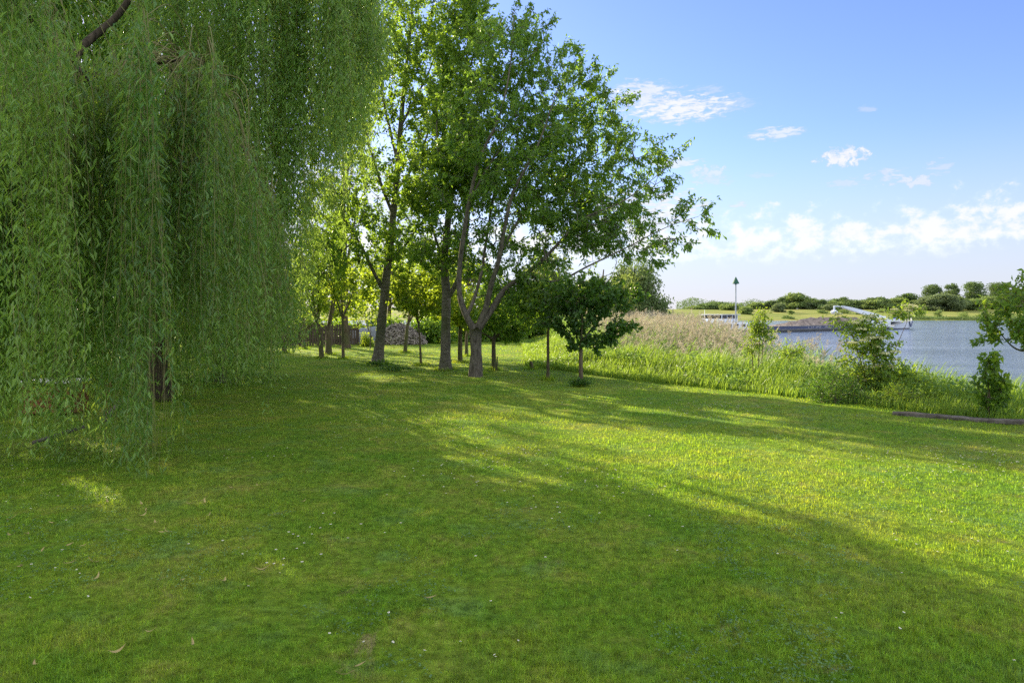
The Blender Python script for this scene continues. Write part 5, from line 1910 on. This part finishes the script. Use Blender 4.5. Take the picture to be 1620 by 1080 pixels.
def mth(op, a, b=None, c=None, clamp=False):
    n = nt.nodes.new('ShaderNodeMath')
    n.operation = op
    n.use_clamp = clamp
    for i, v in enumerate((a, b, c)):
        if v is None:
            continue
        if hasattr(v, 'is_linked'):
            nt.links.new(v, n.inputs[i])
        else:
            n.inputs[i].default_value = v
    return n.outputs[0]


def smooth(a, b, x):
    n = nt.nodes.new('ShaderNodeMapRange')
    n.interpolation_type = 'SMOOTHSTEP'
    nt.links.new(x, n.inputs[0])
    n.inputs[1].default_value, n.inputs[2].default_value = a, b
    n.inputs[3].default_value, n.inputs[4].default_value = 0, 1
    return n.outputs[0]


tc = nt.nodes.new('ShaderNodeTexCoord')
sep = nt.nodes.new('ShaderNodeSeparateXYZ')
nt.links.new(tc.outputs['Generated'], sep.inputs[0])
az = mth('ARCTAN2', sep.outputs['X'], sep.outputs['Y'])
el = mth('ARCSINE', sep.outputs['Z'])
DEG = 180 / PI
az = mth('MULTIPLY', az, DEG)
el = mth('MULTIPLY', el, DEG)


def ae(px, py):
    x, y, z = (px - HX), F, (HY - py)
    return math.degrees(math.atan2(x, y)), math.degrees(math.atan2(z, math.hypot(x, y)))


def vec(a, b, c=0.0):
    n = nt.nodes.new('ShaderNodeCombineXYZ')
    for i, v in enumerate((a, b, c)):
        if hasattr(v, 'is_linked'):
            nt.links.new(v, n.inputs[i])
        else:
            n.inputs[i].default_value = v
    return n.outputs[0]


def wn(v, scale, detail=6, rough=.6, dist=0.0):
    n = nt.nodes.new('ShaderNodeTexNoise')
    n.inputs['Scale'].default_value = scale
    n.inputs['Detail'].default_value = detail
    n.inputs['Roughness'].default_value = rough
    n.inputs['Distortion'].default_value = dist
    nt.links.new(v, n.inputs['Vector'])
    return n.outputs['Fac']


puff = wn(vec(az, mth('MULTIPLY', el, 1.25), 3.1), .62, 8, .60, .15)          # cumulus billows
wisp = wn(vec(mth('MULTIPLY', az, .55), mth('MULTIPLY', el, 1.9), 9.7), .55, 8, .68, .6)
big = wn(vec(az, el, 1.7), .16, 3, .5)
# band of cumulus low over the river
top = mth('ADD', mth('MULTIPLY', big, 6.5), 5.6)                               # varying top, degrees
rise = mth('SUBTRACT', 1.0, mth('ABSOLUTE', mth('DIVIDE', mth('SUBTRACT', el, 6.0), mth('SUBTRACT', top, 5.2))))
dens = mth('ADD', mth('MULTIPLY', mth('SUBTRACT', puff, .5), 3.4), mth('MULTIPLY', rise, 1.0))
band = mth('MULTIPLY', smooth(.18, 1.15, dens), smooth(3.2, 5.2, el))
band = mth('MULTIPLY', band, mth('SUBTRACT', 1.0, smooth(9.0, 10.5, el)))
# thin veil under the cumulus
veil = mth('MULTIPLY', mth('MULTIPLY', smooth(.42, .7, wisp), mth('MULTIPLY', smooth(1.0, 3.5, el), mth('SUBTRACT', 1.0, smooth(5.0, 8.0, el)))), .55)
low = mth('MULTIPLY', mth('SUBTRACT', 1.0, smooth(.5, 15.0, el)), .88)
cl = mth('MAXIMUM', mth('MAXIMUM', band, veil), low)
for px, py, rx, ry, kind, amt in [(1075, 172, 92, 23, 'w', .95), (1010, 150, 60, 22, 'w', .8), (1230, 211, 44, 11, 'w', .75), (1335, 249, 44, 17, 'p', 1.1), (1400, 277, 40, 12, 'w', .7), (1445, 287, 50, 12, 'p', .8),
                                  (1485, 265, 24, 14, 'w', .6), (1120, 272, 36, 12, 'p', .7), (1125, 287, 40, 9, 'w', .6), (1065, 258, 44, 9, 'w', .8), (1165, 324, 18, 5, 'w', .8), (1335, 290, 36, 9, 'w', .6),
                                  (1160, 165, 36, 14, 'w', .35), (1120, 142, 26, 7, 'w', .4), (1375, 172, 16, 6, 'w', .4), (1195, 277, 40, 6, 'w', .45), (1020, 340, 120, 50, 'w', 1.0), (560, 330, 240, 110, 'w', .9),
                                  (250, 120, 160, 60, 'w', .7)]:
    a0, e0 = ae(px, py)
    a1, _ = ae(px + rx, py)
    _, e1 = ae(px, py - ry)
    dx = mth('DIVIDE', mth('SUBTRACT', az, a0), 1.2 * abs(a1 - a0) + 1e-4)
    dy = mth('DIVIDE', mth('SUBTRACT', el, e0), 1.2 * abs(e1 - e0) + 1e-4)
    r2 = mth('ADD', mth('MULTIPLY', dx, dx), mth('MULTIPLY', dy, dy))
    body = mth('SUBTRACT', 1.0, r2)
    nz = puff if kind == 'p' else wisp
    fine = wn(vec(mth('MULTIPLY', az, 1.0 if kind == 'p' else .7), mth('MULTIPLY', el, 1.3 if kind == 'p' else 2.4), px * .013), 1.5, 7, .64, .4)
    dn = mth('ADD', body, mth('MULTIPLY', mth('SUBTRACT', fine, .5), 4.0))
    cl = mth('MAXIMUM', cl, mth('MULTIPLY', mth('MULTIPLY', smooth(.10, 1.1, dn), min(amt, 1.0)), smooth(-.9, .1, body)))
# the rest of the sky, out of view: bright cloud added as fill light
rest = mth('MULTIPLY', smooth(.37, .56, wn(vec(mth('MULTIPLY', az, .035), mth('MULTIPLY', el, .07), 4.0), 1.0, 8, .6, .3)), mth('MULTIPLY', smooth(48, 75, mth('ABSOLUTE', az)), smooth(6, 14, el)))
cl = mth('MINIMUM', cl, 1.0)
shade = mth('ADD', .62, mth('MULTIPLY', mth('SUBTRACT', puff, .38), 1.1))
ccol = nt.nodes.new('ShaderNodeMix')
ccol.data_type = 'RGBA'
nt.links.new(mth('MULTIPLY', smooth(.3, .85, shade), smooth(.0, 1.0, mth('MAXIMUM', band, mth('SUBTRACT', cl, low)))), ccol.inputs[0])
CB = 4.25
ccol.inputs[6].default_value = (2.85, 3.02, 3.50, 1)
ccol.inputs[7].default_value = (.96 * CB, .95 * CB, .935 * CB, 1)
mixn = nt.nodes.new('ShaderNodeMix')
mixn.data_type = 'RGBA'
nt.links.new(mth('MULTIPLY', cl, .92), mixn.inputs[0])
tint = nt.nodes.new('ShaderNodeMix')
tint.data_type = 'RGBA'
tint.blend_type = 'MULTIPLY'
tint.inputs[0].default_value = 1.0
nt.links.new(sky.outputs[0], tint.inputs[6])
tint.inputs[7].default_value = (1.10, .93, 1.06, 1)
nt.links.new(tint.outputs[2], mixn.inputs[6])
nt.links.new(ccol.outputs[2], mixn.inputs[7])
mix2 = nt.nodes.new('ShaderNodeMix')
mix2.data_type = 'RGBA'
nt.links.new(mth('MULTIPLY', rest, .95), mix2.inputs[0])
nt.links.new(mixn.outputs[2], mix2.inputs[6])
FL = 8.2                                                       # brightness of the unseen cloud added to lift the shade
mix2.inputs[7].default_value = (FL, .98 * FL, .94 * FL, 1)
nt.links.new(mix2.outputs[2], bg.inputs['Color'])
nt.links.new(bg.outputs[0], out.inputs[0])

sun = bpy.data.lights.new('sun', 'SUN')
sun.energy = 5.0  # low evening sun from behind the trees on the left
sun.angle = math.radians(.55)
sun.color = (1.0, .86, .57)
so = bpy.data.objects.new('sun', sun)
COL.objects.link(so)
from mathutils import Vector
so.rotation_euler = Vector(S).to_track_quat('Z', 'Y').to_euler()
so.location = (-30, 40, 30)

cam = bpy.data.cameras.new('camera')
cam.sensor_width = 36
cam.lens = 36 * F / 1620
cam.shift_y = -(540 - HY) / 1620
cam.clip_start = .05
cam.clip_end = 12000
co_ = bpy.data.objects.new('camera', cam)
COL.objects.link(co_)
co_.location = (0, 0, CAM_Z)
co_.rotation_euler = (PI / 2, 0, 0)
scene.camera = co_

scene.render.engine = 'CYCLES'
scene.cycles.max_bounces = 7
scene.cycles.diffuse_bounces = 4
scene.cycles.transmission_bounces = 4
scene.cycles.glossy_bounces = 2
scene.cycles.transparent_max_bounces = 4
scene.cycles.use_denoising = False
scene.view_settings.view_transform = 'Standard'
scene.view_settings.look = 'None'
scene.view_settings.gamma = 1
scene.view_settings.exposure = 1.32
